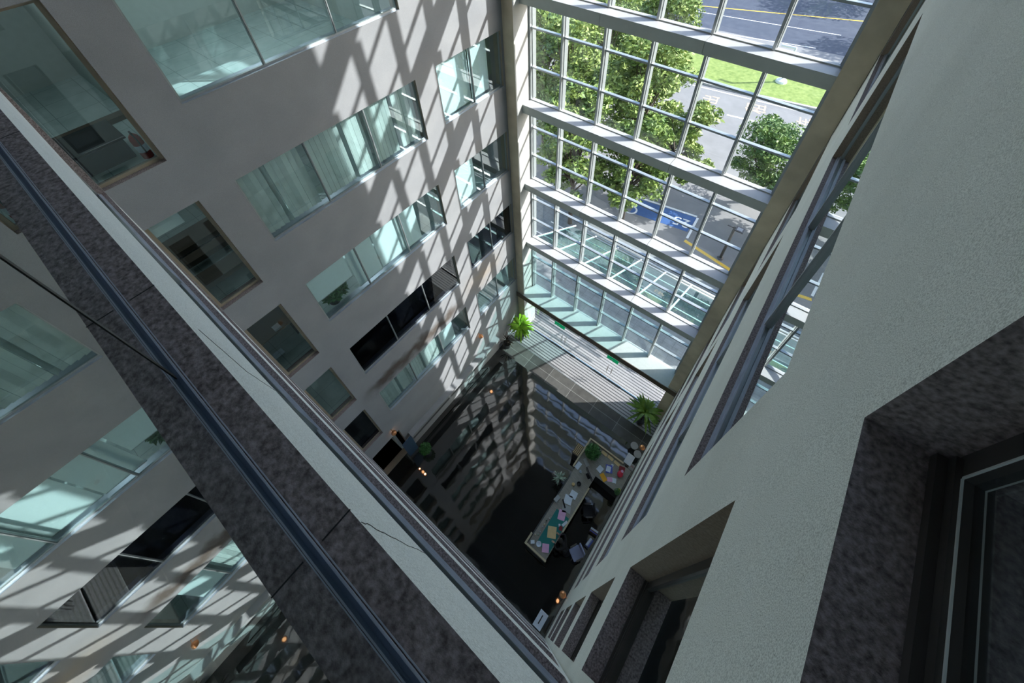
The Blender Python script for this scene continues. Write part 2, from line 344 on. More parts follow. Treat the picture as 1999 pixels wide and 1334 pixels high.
def window(F, u0, u1, v0, v1, splits, depth, label, frame=M_FRAME, glassm=M_GWIN, fw=0.045, fd=0.05, rail=None, skip=()):
    WN[0] += 1
    base = F(((u0 + u1) / 2, depth, v0))
    e = empty('window_%d' % WN[0], base, label, 'window', kind='structure')
    mb = MB(); n0, n1 = depth, depth + fd
    mb.box(u0, u1, n0, n1, v0, v0 + fw, T=F); mb.box(u0, u1, n0, n1, v1 - fw, v1, T=F)
    mb.box(u0, u0 + fw, n0, n1, v0 + fw, v1 - fw, T=F); mb.box(u1 - fw, u1, n0, n1, v0 + fw, v1 - fw, T=F)
    obj('window_frame', mb, frame, e)
    if rail:
        r = MB(); r.box(u0 + 0.01, u1 - 0.01, n0 - 0.035, n0 + 0.0, v0 + 0.004, v0 + 0.03, T=F); r.box(u0 + 0.01, u1 - 0.01, n0 - 0.014, n0, v0 + 0.03, v0 + 0.055, T=F)
        obj('sill_rail', r, rail, e)
    xs = [u0 + fw] + list(splits) + [u1 - fw]
    if label.startswith('narrow dark window with bright'):
        b_ = MB(); q = 0.004
        b_.box(u0 + fw, u1 - fw, n0 - q, n0, v0 + fw - q, v0 + fw, T=F); b_.box(u1 - fw, u1 - fw + q, n0 - q, n0, v0 + fw, v1 - fw, T=F)
        tag(obj('bead', b_, M_BEADL, e), 'bright thin metal bead')
    for s_ in splits:
        m_ = MB(); m_.box(s_ - fw * 0.55, s_ + fw * 0.55, n0 - 0.006, n1, v0 + fw, v1 - fw, T=F); m_.box(s_ - 0.008, s_ + 0.008, n0 - 0.02, n0 - 0.006, v0 + fw, v1 - fw, T=F)
        obj('mullion', m_, frame, e)
    for i, (a, b) in enumerate(zip(xs, xs[1:])):
        if i in skip: continue
        g = MB(); g.box(a, b, n0 + 0.018, n0 + 0.026, v0 + fw, v1 - fw, T=F)
        obj('glass_pane', g, glassm, e)
    return e

# main columns of windows on the two side walls
SM = [10.8, 7.2, 3.6, 0.0, -3.6]                       # sills of wide windows
LH = []
rowname = ['top row', 'second row', 'third row', 'fourth row', 'lowest row']
yL, y1, y2, yR = -8.79, -7.19, -5.55, -3.88
for s_ in [14.4, 18.0] + SM:
    LH.append((yL, yR, s_, s_ + 1.86, 1, 3))
    LH.append((-3.13, -0.43, s_ + 0.1, s_ + 1.92, 1, 3))
for k, s_ in enumerate([13.66, 10.04, 6.39, 2.76, -0.89, -4.5]):
    LH.append((-10.75 if k == 1 else -10.5, -9.51, s_, s_ + 2.68, 2, 4))
# dark doorway and slot low on the left wall
LH.append((-10.46, -8.95, G + 0.02, -5.55, 2, 2))
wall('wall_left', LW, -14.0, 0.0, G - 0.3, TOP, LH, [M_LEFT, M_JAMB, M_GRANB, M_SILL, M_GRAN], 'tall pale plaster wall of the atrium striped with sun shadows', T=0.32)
RH = []
for s_ in [14.4, 18.0] + SM:
    RH.append((-8.95, yR, s_, s_ + 1.95, 2, 1)); RH.append((-3.13, -0.43, s_ + 0.1, s_ + 1.92, 2, 1))
for s_ in [13.66, 10.04, 6.39, 2.76, -0.89, -4.5]:
    RH.append((-10.40, -9.61, s_, s_ + 2.68, 1 if s_ > 13 else 2, 1))
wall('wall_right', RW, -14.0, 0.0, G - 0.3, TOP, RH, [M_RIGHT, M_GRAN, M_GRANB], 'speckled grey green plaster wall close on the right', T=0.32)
NH = [(0.06, 9.16, s_, s_ + 2.62, 1, 1) for s_ in [13.68, 10.04, 6.42, 2.78, -0.85, -4.5]]
wall('wall_near', NW, 0.0, 9.22, G - 0.3, 19.0, NH, [M_NEAR, M_GRAN], 'plaster wall right below the camera with ribbon windows', T=0.30)

# left wall windows
LBL = {
 0: 'three-pane window over an empty room with pale floor tiles, top left of the left wall',
 1: 'three-pane window filled with white vertical blinds on the left wall',
 2: 'three-pane window with pale boards and a plant behind, below the blinds window',
 3: 'black three-pane window mirroring the boarded deck, above the brown stain',
 4: 'lowest three-pane window of the left wall, below the brown stain'}
LBN = {
 0: 'two-pane window near the glass wall, upper one with a white roller blind',
 1: 'two-pane window near the glass wall, below the roller blind one',
 2: 'small black two-pane window near the glass wall',
 3: 'teal two-pane window near the glass wall just above lobby plants',
 }
for k, s_ in enumerate(SM):
    spl = [y1, y2] if k not in (2,) else [y1, y2]
    window(LW, yL, yR, s_, s_ + 1.86, spl, 0.07, LBL[k], glassm=(M_GDARK if k == 3 else M_GWIN), fw=0.04)
for k, s_ in enumerate(SM[1:]):
    window(LW, -3.13, -0.43, s_ + 0.1, s_ + 1.92, [-1.75], 0.07, LBN[k], glassm=(M_GDARK if k == 2 else M_GWIN), fw=0.04)
FL = ['tall narrow window with a fire extinguisher in the room behind', 'narrow window with brown and teal stripes behind, left column', 'narrow dark window with a gilt top edge, left column', 'narrow window with a grey blind rail, left column', 'narrow black window at the bottom of the left column']
for k, s_ in enumerate([10.04, 6.39, 2.76, -0.89, -4.5]):
    window(LW, -10.75 if k == 0 else -10.5, -9.51, s_, s_ + 2.68, [], 0.12, FL[k], frame=M_JAMB, glassm=M_GWIN if k < 4 else M_GDARK, fw=0.06)
# right wall windows
RL = ['nearest wide window of the right wall reflecting the glass wall', 'wide window of the right wall one storey below the nearest', 'wide window of the right wall two storeys below', 'wide window of the right wall three storeys below', 'lowest wide window of the right wall']
for k, s_ in enumerate(SM):
    window(RW, -8.95, yR, s_, s_ + 1.95, [y1, y2], 0.09, RL[k], glassm=M_GNEAR, rail=M_RAIL, fw=0.04)
    window(RW, -3.13, -0.43, s_ + 0.1, s_ + 1.92, [-1.75], 0.09, 'two-pane window of the right wall beside the stone column, ' + ['topmost', 'second from top', 'third from top', 'fourth from top', 'lowest'][k], glassm=M_GNEAR, rail=M_RAIL, fw=0.04)
for k, s_ in enumerate([13.66, 10.04, 6.39, 2.76, -0.89, -4.5]):
    window(RW, -10.40, -9.61, s_, s_ + 2.68, [], 0.17, ['narrow dark window with bright edged frame, closest at lower right', 'narrow window one storey below the closest', 'narrow window two storeys below the closest', 'narrow window three storeys below the closest', 'narrow window four storeys below the closest', 'narrow window just above the lobby on the right wall'][k], frame=M_FRAMED, glassm=M_GNEAR, rail=M_FRAMED, fw=0.06)
# near wall ribbon windows; the top one carries the big dark reflecting panes
e = window(NW, 0.06, 9.16, 13.68, 16.3, [], 0.085, 'big reflecting window beside the camera with dark granite sill', frame=M_RAILD, glassm=M_GNEAR, fw=0.012, fd=0.012, rail=None, skip=(0,))
for a, b in ((0.08, 7.775), (7.80, 9.14)):
    g = MB(); g.box(a, b, 0.093, 0.103, 13.695, 16.28, T=NW); obj('glass_pane', g, M_GNEAR, e)
g = MB(); g.box(7.778, 7.796, 0.0915, 0.104, 13.70, 16.28, T=NW); tag(obj('gasket', g, M_BLACK, e), 'black vertical rubber seal')
r = MB(); r.box(0.08, 9.14, 0.081, 0.085, 13.681, 13.690, T=NW); r.box(0.08, 9.14, 0.076, 0.0785, 13.681, 13.684, T=NW); obj('sill_rail', r, M_RAIL, e)
for k, s_ in enumerate([10.04, 6.42, 2.78, -0.85, -4.5]):
    window(NW, 0.06, 9.16, s_, s_ + 2.62, [3.0, 6.1], 0.09, ['ribbon window one storey below the camera with screwed rail', 'ribbon window two storeys below the camera', 'ribbon window three storeys below the camera', 'ribbon window four storeys below the camera', 'ribbon window just above the lobby below the camera'][k], glassm=M_GNEAR, rail=M_RAIL, fw=0.03)

# ------------------------------------------------------------------ offices behind the walls
def slab(name, x0, x1, y0, y1, z, mats, label):
    mb = MB().box(x0, x1, y0, y1, z - 0.35, z, 1, top=0); return struct(name, mb, mats, label, 'floor')
lv = [14.4, 10.8, 7.2, 3.6, 0.0, -3.6]
for k, s_ in enumerate(lv):
    slab('floor', -5.5, -0.33, -10.9, 0.0, s_ - 0.95, [M_OFFT, M_OFFW], 'tiled office floor behind the left wall, ' + ['storey above the frame', 'top storey', 'second storey', 'third storey', 'fourth storey', 'lowest storey'][k])
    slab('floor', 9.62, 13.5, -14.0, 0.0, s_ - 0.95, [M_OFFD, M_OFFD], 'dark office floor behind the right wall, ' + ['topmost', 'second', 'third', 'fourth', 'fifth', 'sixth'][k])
mb = MB().box(-5.7, -5.5, -10.9, 0.0, G, TOP); struct('wall_office_back', mb, M_OFFW, 'pale back wall of the left offices', 'wall')
for y in (-10.9, -9.2, -3.5):
    mb = MB().box(-5.5, -0.33, y - 0.06, y + 0.06, G, TOP); struct('wall_partition', mb, M_OFFW, 'pale partition between left offices ' + {-10.9: 'at the far left', -9.2: 'beside the narrow windows', -3.5: 'beside the two-pane windows'}[y], 'wall')
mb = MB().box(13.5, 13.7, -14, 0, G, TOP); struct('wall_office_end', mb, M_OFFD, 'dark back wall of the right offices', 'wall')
mb = MB().box(-0.5, 9.6, -15.2, -15.0, G, 19); struct('wall_corridor', mb, M_OFFB, 'brown wall behind the near windows', 'wall')
for k, s_ in enumerate([13.66, 10.04, 6.42, 2.78, -0.85, -4.5]):
    mb = MB().box(0.0, 9.3, -15.0, -10.82, s_ - 0.9, s_ - 0.6); struct('floor', mb, M_OFFB, 'brown corridor floor behind the near windows, %s' % ['at camera level', 'one storey down', 'two storeys down', 'three storeys down', 'four storeys down', 'five storeys down'][k], 'floor')
mb = MB().box(0.06, 9.16, -11.05, -10.82, 13.3, 13.66); tag(obj('inner_ledge', mb, M_OFFB, None), 'dark brown ledge inside the near window', 'ledge')

def vblinds(y0, y1_, z0, z1, x, label, mt=M_BLIND, pitch=0.127, ang=0.25, seed=1):
    rnd = random.Random(seed); e = empty('vertical_blind', (x, (y0 + y1_) / 2, z0), label, 'blind', 'vertical blinds in the left wall windows')
    mb = MB(); n = int((y1_ - y0) / pitch)
    gap = rnd.choice(range(3, max(4, n - 2)))
    for i in range(n):
        yc = y0 + (i + 0.5) * pitch; a = ang + rnd.uniform(-0.15, 0.15) + (0.8 if i == gap else 0)
        sk = rnd.uniform(-0.01, 0.01); dx = math.sin(a) * pitch * 0.53; dy = math.cos(a) * pitch * 0.53
        A = Vector((x - dx, yc - dy, 0)); B = Vector((x + dx, yc + dy, 0)); th = Vector((0.002, 0, 0))
        for (P, Q) in ((A, B),):
            p = [(P.x, P.y + sk, z0), (Q.x, Q.y + sk, z0), (Q.x, Q.y, z1), (P.x, P.y, z1)]
            q = [(v[0] - 0.003, v[1], v[2]) for v in p]
            mb.poly(p); mb.poly(q); mb.poly([p[0], p[1], q[1], q[0]])
    obj('slats', mb, mt, e, fix=False)
    h = MB().box(x - 0.03, x + 0.03, y0, y1_, z1, z1 + 0.05); obj('headrail', h, M_FRAME, e)
    return e
vblinds(yL + 0.05, y1 - 0.03, 7.27, 9.0, -0.22, 'white vertical blind in the left pane of the second row', seed=3)
vblinds(y1 + 0.04, y2 - 0.03, 7.27, 9.0, -0.22, 'white vertical blind with an open gap, middle pane of the second row', seed=5)
vblinds(y2 + 0.04, yR - 0.05, 7.27, 9.0, -0.22, 'white vertical blind in the right pane of the second row', seed=9)
vblinds(yL + 0.05, y1 - 0.03, -3.53, -1.8, -0.22, 'cream vertical blind in the left pane of the lowest row', seed=12)
vblinds(y1 + 0.04, y2 - 0.03, -3.53, -1.8, -0.22, 'cream vertical blind in the middle pane of the lowest row', seed=15)
def board(y0, y1_, z0, z1, x, label, mt=M_ROLL, name='roller_blind', cat='blind', grp=None):
    mb = MB().box(x - 0.012, x, y0, y1_, z0, z1)
    e = empty(name, (x, (y0 + y1_) / 2, z0), label, cat, grp); obj('fabric', mb, mt, e)
    t = MB().tube([(x - 0.005, y0, z1 + 0.02), (x - 0.005, y1_, z1 + 0.02)], 0.025, 8); obj('roller', t, M_FRAME, e)
    b = MB().box(x - 0.018, x + 0.006, y0, y1_, z0 - 0.02, z0); obj('bottom_bar', b, M_FRAME, e)
    return e
board(yL + 0.04, y1 - 0.34, 4.35, 5.38, -0.2, 'pale blind half down over a dark plant corner, third row left')
board(y1 - 0.28, y1 - 0.02 + 0.62, 3.72, 5.38, -0.21, 'narrow pale blind right of the plant gap, third row')
board(y1 + 0.66, y2 + 0.0, 3.70, 5.38, -0.24, 'pale blind in the middle of the third row')
board(y2 + 0.02, yR - 1.0 + 0.0, 3.70, 5.38, -0.2, 'pale blind left of the dark mullion, third row')
board(-3.08, -1.78, 7.38, 9.02, -0.2, 'white roller blind filling the left pane of the upper two-pane window')
board(-1.70, -0.9, 7.38, 9.02, -0.22, 'white roller blind in the right pane of the upper two-pane window')
board(-3.08, -2.1, 3.78, 5.42, -0.2, 'white roller blind in the lower two-pane window')
board(y2 + 0.05, yR - 0.8, -3.5, -1.8, -0.2, 'pale roller blind at the right of the lowest row')
# flat black sheets set close behind the panes to keep them black
for (a, b, z0, lab) in ((-9.1, -3.6, -0.4, 'flat black lining behind the wide black window'), (-3.4, -0.1, -0.4, 'flat black lining behind the small black window')):
    mb = MB().box(-0.62, -0.58, a, b, z0, 2.3); tag(obj('black_lining', mb, M_OFFD), lab, 'lining')
# area lights added under each ceiling to brighten the rooms behind the panes
for k, s_ in enumerate([10.8, 7.2, 3.6, 0.0, -3.6]):
    for (yc, pw) in ((-6.3, [260, 60, 110, 8, 60][k]), (-9.9, [60, 30, 12, 20, 5][k]), (-1.8, [80, 50, 50, 8, 60][k])):
        l = bpy.data.lights.new('office_fill_light', 'AREA'); l.shape = 'RECTANGLE'; l.size = 2.4; l.size_y = 1.0 if yc > -9 and yc < -9.8 else 0.8; l.energy = pw * 0.16; l.color = (0.9, 1.0, 1.0)
        lo = bpy.data.objects.new('office_fill_light', l); COL.objects.link(lo); lo.location = (-2.6, yc, s_ + 2.1)
# furniture seen through the narrow windows
e = empty('display_cabinet', (-1.35, -10.17, 9.85), 'dark cabinet with glass top behind the tall narrow window', 'cabinet')
mb = MB().box(-1.75, -0.95, -10.6, -9.75, 9.85, 10.25); obj('cabinet_body', mb, M_OFFD, e, bevel=0.02)
mb = MB().box(-1.8, -0.9, -10.65, -9.7, 10.25, 10.3); obj('cabinet_top', mb, M_SCREEN, e, bevel=0.01)
mb = MB().box(-2.75, -2.5, -10.8, -9.3, 9.85, 9.95); tag(obj('wood_skirting', mb, M_WOODD), 'brown wooden skirting strip on the tiled floor', 'skirting')
def extinguisher(c):
    e = empty('fire_extinguisher', c, 'red fire extinguisher behind the tall narrow window', 'fire extinguisher')
    obj('cylinder', MB().lathe(c, [(0.085, 0), (0.09, 0.02), (0.09, 0.38), (0.07, 0.45), (0.03, 0.49)], 20), M_EXT, e, smooth=True)
    obj('label_sticker', MB().lathe((c[0], c[1], c[2] + 0.14), [(0.0915, 0), (0.0915, 0.14)], 20), M_PAPER, e, smooth=True)
    obj('valve', MB().box(c[0] - 0.03, c[0] + 0.07, c[1] - 0.015, c[1] + 0.015, c[2] + 0.49, c[2] + 0.54), M_BLACK, e)
    obj('hose', MB().tube([(c[0] + 0.06, c[1], c[2] + 0.5), (c[0] + 0.14, c[1], c[2] + 0.42), (c[0] + 0.13, c[1], c[2] + 0.15)], 0.012, 8), M_BLACK, e, smooth=True)
extinguisher((-0.75, -9.62, 9.86))
for k, (x0, x1, z) in enumerate([(-1.25, -0.75, 6.6), (-2.05, -1.75, 6.6), (-3.0, -2.3, 6.6)]):
    mb = MB().box(x0, x1, -10.7, -9.3, z - 0.15, z); tag(obj('shelf_board', mb, M_WOODD), 'brown shelf behind the striped narrow window, ' + ['front one', 'middle one', 'rear one'][k], 'shelf')
def leaves_mb(n, rad, size, seed, c=(0, 0, 0), flat_=1.0, clumps=None):
    rnd = random.Random(seed); mb = MB()
    for i in range(n):
        if clumps: cc, cr = rnd.choice(clumps)
        else: cc, cr = Vector(c), rad
        d = Vector((rnd.gauss(0, 1), rnd.gauss(0, 1), rnd.gauss(0, 1))).normalized()
        p = Vector(cc) + Vector((d.x, d.y, d.z * flat_)) * cr * (rnd.random() ** 0.35)
        a = Vector((rnd.gauss(0, 1), rnd.gauss(0, 1), rnd.gauss(0, 0.6))).normalized(); b = a.cross(Vector((rnd.gauss(0, 1), rnd.gauss(0, 1), rnd.gauss(0, 1)))).normalized()
        s_ = size * rnd.uniform(0.6, 1.3)
        mb.poly([p - a * s_, p - b * s_ * 0.42, p + a * s_, p + b * s_ * 0.42])
    return mb
e = empty('potted_bush', (-0.75, yL + 0.6, 3.6), 'dark green plant behind the half lowered blind, third row', 'plant')
obj('pot', MB().lathe((-0.75, yL + 0.6, 3.3), [(0.18, 0), (0.24, 0.35)], 16), M_POT, e)
obj('foliage', leaves_mb(700, 0.45, 0.09, 4, (-0.75, yL + 0.7, 3.8), 0.7), M_FERN, e, fix=False)
e = empty('office_table', (-1.9, -9.9, 2.65), 'dark table behind the narrow window with gilt edge', 'table')
obj('tabletop', MB().box(-2.6, -1.1, -10.7, -9.4, 3.35, 3.4), M_WOODD, e)
for x in (-2.5, -1.2):
    for y in (-10.6, -9.5): obj('leg', MB().box(x - 0.03, x + 0.03, y - 0.03, y + 0.03, 2.65, 3.35), M_OFFD, e)
mb = MB().box(-1.35, -1.15, -9.95, -9.75, 3.4, 3.46); tag(obj('white_box', mb, M_PAPER), 'small white box on the dark office table', 'box')
tag(obj('valance', MB().box(-0.34, -0.325, -10.44, -9.55, 5.2, 5.43), M_CREAM), 'gilt edged valance at the head of the narrow dark window', 'valance')
tag(obj('valance', MB().box(-0.34, -0.325, -10.44, -9.9, 8.6, 9.06), M_ROLL), 'white curtain swag at the head of the striped narrow window', 'valance')

# ------------------------------------------------------------------ curtain wall
W0, W1 = 0.42, 8.65
mull = [1.664, 3.064, 4.461, 5.855, 7.248]
BT = [17.35, 13.75, 10.15, 6.55, 2.946, -0.655]
names = ['beam above the frame, second up', 'beam above the frame', 'uppermost visible', 'second visible', 'third visible', 'fourth visible']
for k, z in enumerate(BT):
    e = empty('cross_beam', (4.5, 0.2, z - 0.32), 'grey steel cross beam of the glass wall with white top, ' + names[k], 'beam', None)
    xs = [W0, 3.07, 5.864, W1]
    for a, b in zip(xs, xs[1:]):
        mb = MB().box(a + 0.006, b - 0.006, 0.0, 0.42, z - 0.32, z, 0, top=1)
        obj('beam_section', mb, [M_BEAM, M_BEAMT], e)
    mb = MB().box(W0, W1, 0.42, 0.56, z - 0.30, z + 0.03, 0, top=1); obj('glazing_sill', mb, [M_BEAM, M_BEAMT], e)
def storey(z0, z1, k):
    WN[0] += 1
    e = empty('window_%d' % WN[0], (4.5, 0.5, z0), 'glass wall bay between cross beams, ' + ['above the frame', 'top edge of the photo', 'with road and grass beyond', 'with tree crowns beyond', 'with the canopy beyond', 'lowest above the entrance', 'topmost under the ceiling'][k], 'window', kind='structure')
    xs = [W0 + 0.03] + mull + [W1 - 0.03]
    zt = [z0 + 1.19, z0 + 2.46]
    for x in xs:
        mb = MB().box(x - 0.032, x + 0.032, 0.40, 0.50, z0, z1); mb.box(x - 0.05, x + 0.05, 0.50, 0.68, z0, z1)
        obj('mullion', mb, M_FRAME, e)
    for t in zt:
        for a, b in zip(xs, xs[1:]):
            mb = MB().box(a + 0.045, b - 0.045, 0.44, 0.55, t - 0.028, t + 0.028); obj('transom', mb, M_FRAME, e)
    for a, b in zip(xs, xs[1:]):
        zz = [z0 + 0.03] + zt + [z1]
        for c, d_ in zip(zz, zz[1:]):
            mb = MB().box(a + 0.03, b - 0.03, 0.505, 0.515, c, d_); obj('glass_pane', mb, M_GCURT, e)
zb = [z for z in BT] + [-4.6]
storey(17.35, 22.0, 6); storey(13.75, 17.03, 0); storey(10.15, 13.43, 1); storey(6.55, 9.83, 2); storey(2.946, 6.23, 3); storey(-0.655, 2.626, 4); storey(-4.6, -0.975, 5)
# lowest ledge over the entrance
e = empty('entrance_ledge', (4.5, 0.1, -4.95), 'broad pale ledge over the entrance catching lattice shadows', 'ledge')
obj('ledge_slab', MB().box(W0 + 0.002, W1 - 0.002, -0.335, 0.62, -4.93, -4.6, 0, top=1).box(0.0, 9.08, -0.40, -0.335, -4.93, -4.6, 0, top=1), [M_BEAM, mat('ledge_top', (0.40, 0.44, 0.435), 0.4, var=0.04)], e)
obj('fascia', MB().box(0.0, 9.08, -0.43, -0.40, -4.95, -4.58), M_WOODD, e)
# columns
mb = MB().box(0.0, W0, -0.33, 0.62, G, TOP, 0); 
for i, f in enumerate(mb.f):
    pass
mb.m = [0, 0, 0, 0, 0, 1]
struct('column_left', mb, [M_COL, M_COLS], 'brown stone column where the glass wall meets the left wall', 'column', fix=False)
mb = MB().box(W1, 9.09, -0.33, 0.62, G, TOP, 0); mb.m = [0, 0, 0, 0, 1, 0]
struct('column_right', mb, [M_COL, M_COLS], 'brown stone column where the glass wall meets the right wall', 'column', fix=False)
# outer side pieces so daylight only enters by the glass
mb = MB().box(-6.0, 0.0, 0.05, 0.6, G - 0.3, TOP); struct('wall_outer_left', mb, M_LEFT, 'outer face of the building left of the glass wall', 'wall')
mb = MB().box(9.1, 15.0, 0.05, 0.6, G - 0.3, TOP); struct('wall_outer_right', mb, M_RIGHT, 'outer face of the building right of the glass wall', 'wall')
mb = MB().box(-6, 14, -15.2, 0.7, TOP, TOP + 0.3); struct('ceiling', mb, M_OFFD, 'dark ceiling closing the atrium far above the frame', 'ceiling')
mb = MB().box(-6, 14, -15.2, -10.9, 19.0, 19.3); struct('ceiling', mb, M_OFFW, 'ceiling over the near corridor, above the frame', 'ceiling')

# ------------------------------------------------------------------ lobby floor, entrance
mb = MB().box(-0.0, 9.45, -15.0, -2.25, G - 0.3, G); struct('floor', mb, M_FLOOR, 'glossy black stone lobby floor', 'floor')
mb = MB().box(0.0, 9.2, -2.25, -1.28, G - 0.3, G); struct('floor', mb, M_STRIP, 'grey stone strip between black floor and boarded deck', 'floor')
mb = MB().box(-3.0, 12.0, -1.28, 1.7, G - 0.3, G); struct('floor', mb, M_DECK, 'boarded entrance deck running out under the glass wall', 'floor')
# entrance doors
def door(x0, x1, y, label):
    DN[0] += 1
    e = empty('door_%d' % DN[0], ((x0 + x1) / 2, y, G), label, 'door', kind='structure')
    obj('glass_leaf', MB().box(x0 + 0.02, x1 - 0.02, y - 0.006, y + 0.006, G + 0.02, G + 2.4), M_GCURT, e)
    obj('bottom_rail', MB().box(x0 + 0.02, x1 - 0.02, y - 0.02, y + 0.02, G + 0.005, G + 0.09), M_STEEL, e)
    for s_ in (-1, 1):
        hx = x1 - 0.12 if DN[0] % 2 else x0 + 0.12
        obj('handle', MB().tube([(hx, y + 0.01 * s_, G + 0.85), (hx, y + 0.06 * s_, G + 0.85), (hx, y + 0.06 * s_, G + 1.35), (hx, y + 0.01 * s_, G + 1.35)], 0.013, 8), M_FRAMED, e)
DN = [0]
door(2.0, 2.9, -0.05, 'left leaf of the left glass door pair'); door(2.9, 3.8, -0.05, 'right leaf of the left glass door pair')
door(4.9, 5.8, -0.05, 'left leaf of the right glass door pair'); door(5.8, 6.7, -0.05, 'right leaf of the right glass door pair')
for i, (a, b) in enumerate(((0.45, 2.0), (3.8, 4.9), (6.7, 8.6))):
    WN[0] += 1
    e = empty('window_%d' % WN[0], ((a + b) / 2, -0.05, G), 'fixed entrance glass ' + ['left of the doors', 'between the two door pairs', 'right of the doors'][i], 'window', kind='structure')
    obj('glass_pane', MB().box(a + 0.01, b - 0.01, -0.056, -0.044, G + 0.01, -4.95), M_GCURT, e)
    obj('bottom_rail', MB().box(a, b, -0.075, -0.025, G, G + 0.06), M_STEEL, e)
WN[0] += 1
e = empty('window_%d' % WN[0], (4.3, -0.05, G + 2.42), 'glass above the entrance doors', 'window', kind='structure')
for a, b in ((2.0, 3.8), (4.9, 6.7)):
    obj('glass_pane', MB().box(a, b, -0.056, -0.044, G + 2.46, -4.95), M_GCURT, e); obj('transom', MB().box(a, b, -0.08, -0.02, G + 2.4, G + 2.46), M_STEEL, e)
# low glass vestibule screen line on the floor
e = empty('glass_screen', (4.5, -1.28, G), 'thin steel floor rail along the edge of the deck', 'rail')
obj('rail', MB().box(0.5, 9.05, -1.295, -1.27, G, G + 0.012), M_FRAME, e)
# exit signs
def esign(x, z, label):
    e = empty('exit_sign', (x, -0.44, z), label, 'sign', 'green exit signs over the doors')
    obj('sign_box', MB().box(x - 0.30, x + 0.30, -0.50, -0.44, z - 0.11, z + 0.11), M_GREENS, e)
    mb = MB()  # running figure, arrow
    mb.box(x - 0.06, x + 0.0, -0.505, -0.50, z - 0.07, z + 0.05); mb.box(x - 0.16, x - 0.08, -0.505, -0.50, z - 0.012, z + 0.012); mb.poly([(x - 0.16, -0.505, z + 0.04), (x - 0.22, -0.505, z), (x - 0.16, -0.505, z - 0.04)])
    obj('pictogram', mb, M_WHITE, e, fix=False)
esign(2.85, -5.08, 'green exit sign over the left glass doors'); esign(5.95, -5.08, 'green exit sign over the right glass doors')

# ------------------------------------------------------------------ canopy outside
e = empty('entrance_canopy', (4.5, 2.6, -3.6), 'sloping teal glass canopy on white steel outside', 'canopy')
def cz(y): return -1.0 - (y - 0.6) * 0.65
mb = MB()
nodesx = [0.3] + mull + [8.6]
for i, x in enumerate(nodesx): obj('strut', MB().tube([(x, 0.6, cz(0.6)), (x, 4.7, cz(4.7))], 0.045, 8), M_WHITE, e, smooth=True)
for y in (1.5, 2.6, 3.5): obj('purlin', MB().tube([(-0.6, y, cz(y)), (9.6, y, cz(y))], 0.025, 8), M_WHITE, e, smooth=True)
for y, r_ in ((4.45, 0.06), (4.8, 0.075)): obj('edge_pipe', MB().tube([(0.9, y, cz(y)), (9.8, y, cz(y))], r_, 10), M_FRAME, e, smooth=True)
for i, (a, b) in enumerate(zip(nodesx, nodesx[1:])):
    obj('canopy_pane', MB().box(a + 0.03, b - 0.03, 0.8, 4.3, 0.045, 0.057, T=lambda q: Vector((q.x, q.y, q.z + cz(q.y)))), M_CANOPY, e)

# ------------------------------------------------------------------ street
GZ = -8.5
mb = MB().box(-70, 60, 0.6, 110, GZ - 0.4, GZ); struct('ground', mb, M_ASPH, 'grey asphalt street outside the glass wall', 'ground')
mb = MB().box(-30, 30, 1.7, 9.6, GZ, GZ + 0.28); struct('ground', mb, M_PAVE, 'pale paved footway in front of the building', 'ground')
mb = MB().box(-60, 45, 0, 22, GZ, GZ + 0.004, T=lambda q: Vector((q.x, 41.3 + q.y + max(-8, q.x) * 0.22, q.z))); tag(obj('road_surface', mb, mat('asphalt_shade', (0.035, 0.045, 0.075), 0.8, scale=1.2, col2=(0.055, 0.068, 0.10))), 'far road surface beyond the grass island, tree shade painted dark blue grey', 'road', kind='structure')  # colour carries the tree shade lying over the far road
mb = MB()
mb.poly([(-40, 33.2, GZ + 0.16), (-2, 33.0, GZ + 0.16), (1.9, 33.6, GZ + 0.16), (8, 34.6, GZ + 0.16), (20, 37, GZ + 0.16), (20, 43, GZ + 0.16), (8, 40.6, GZ + 0.16), (2, 39.0, GZ + 0.16), (-6, 38.5, GZ + 0.16), (-40, 38, GZ + 0.16)])
mb.poly([(x, y, GZ) for x, y, z in [mb.v[i] for i in range(10)]])
n = 10
for i in range(n):
    a = mb.v[i]; b = mb.v[(i + 1) % n]; mb.poly([a, b, (b[0], b[1], GZ), (a[0], a[1], GZ)])
tag(obj('grass_island', mb, M_GRASS), 'bright green grass island between the roads', 'grass', kind='structure')
mb = MB()
for a, b in (((-40, 33.0), (-2, 32.8)), ((-2, 32.8), (1.9, 33.35)), ((1.9, 33.35), (8, 34.35)), ((8, 34.35), (20, 36.7)), ((-40, 38.2), (-6, 38.7)), ((-6, 38.7), (2, 39.2)), ((2, 39.2), (8, 40.8)), ((8, 40.8), (20, 43.2))):
    p, q = Vector((*a, 0)), Vector((*b, 0)); d_ = (q - p).normalized(); nn = Vector((-d_.y, d_.x, 0)) * 0.14
    for s_ in (1,):
        A = [p - nn, q - nn, q + nn, p + nn]; mb.poly([(v.x, v.y, GZ + 0.2) for v in A])
        for i in range(4):
            u, v = A[i], A[(i + 1) % 4]; mb.poly([(u.x, u.y, GZ), (v.x, v.y, GZ), (v.x, v.y, GZ + 0.2), (u.x, u.y, GZ + 0.2)])
tag(obj('kerb', mb, M_KERB), 'stone kerb around the grass island', 'kerb', kind='structure')
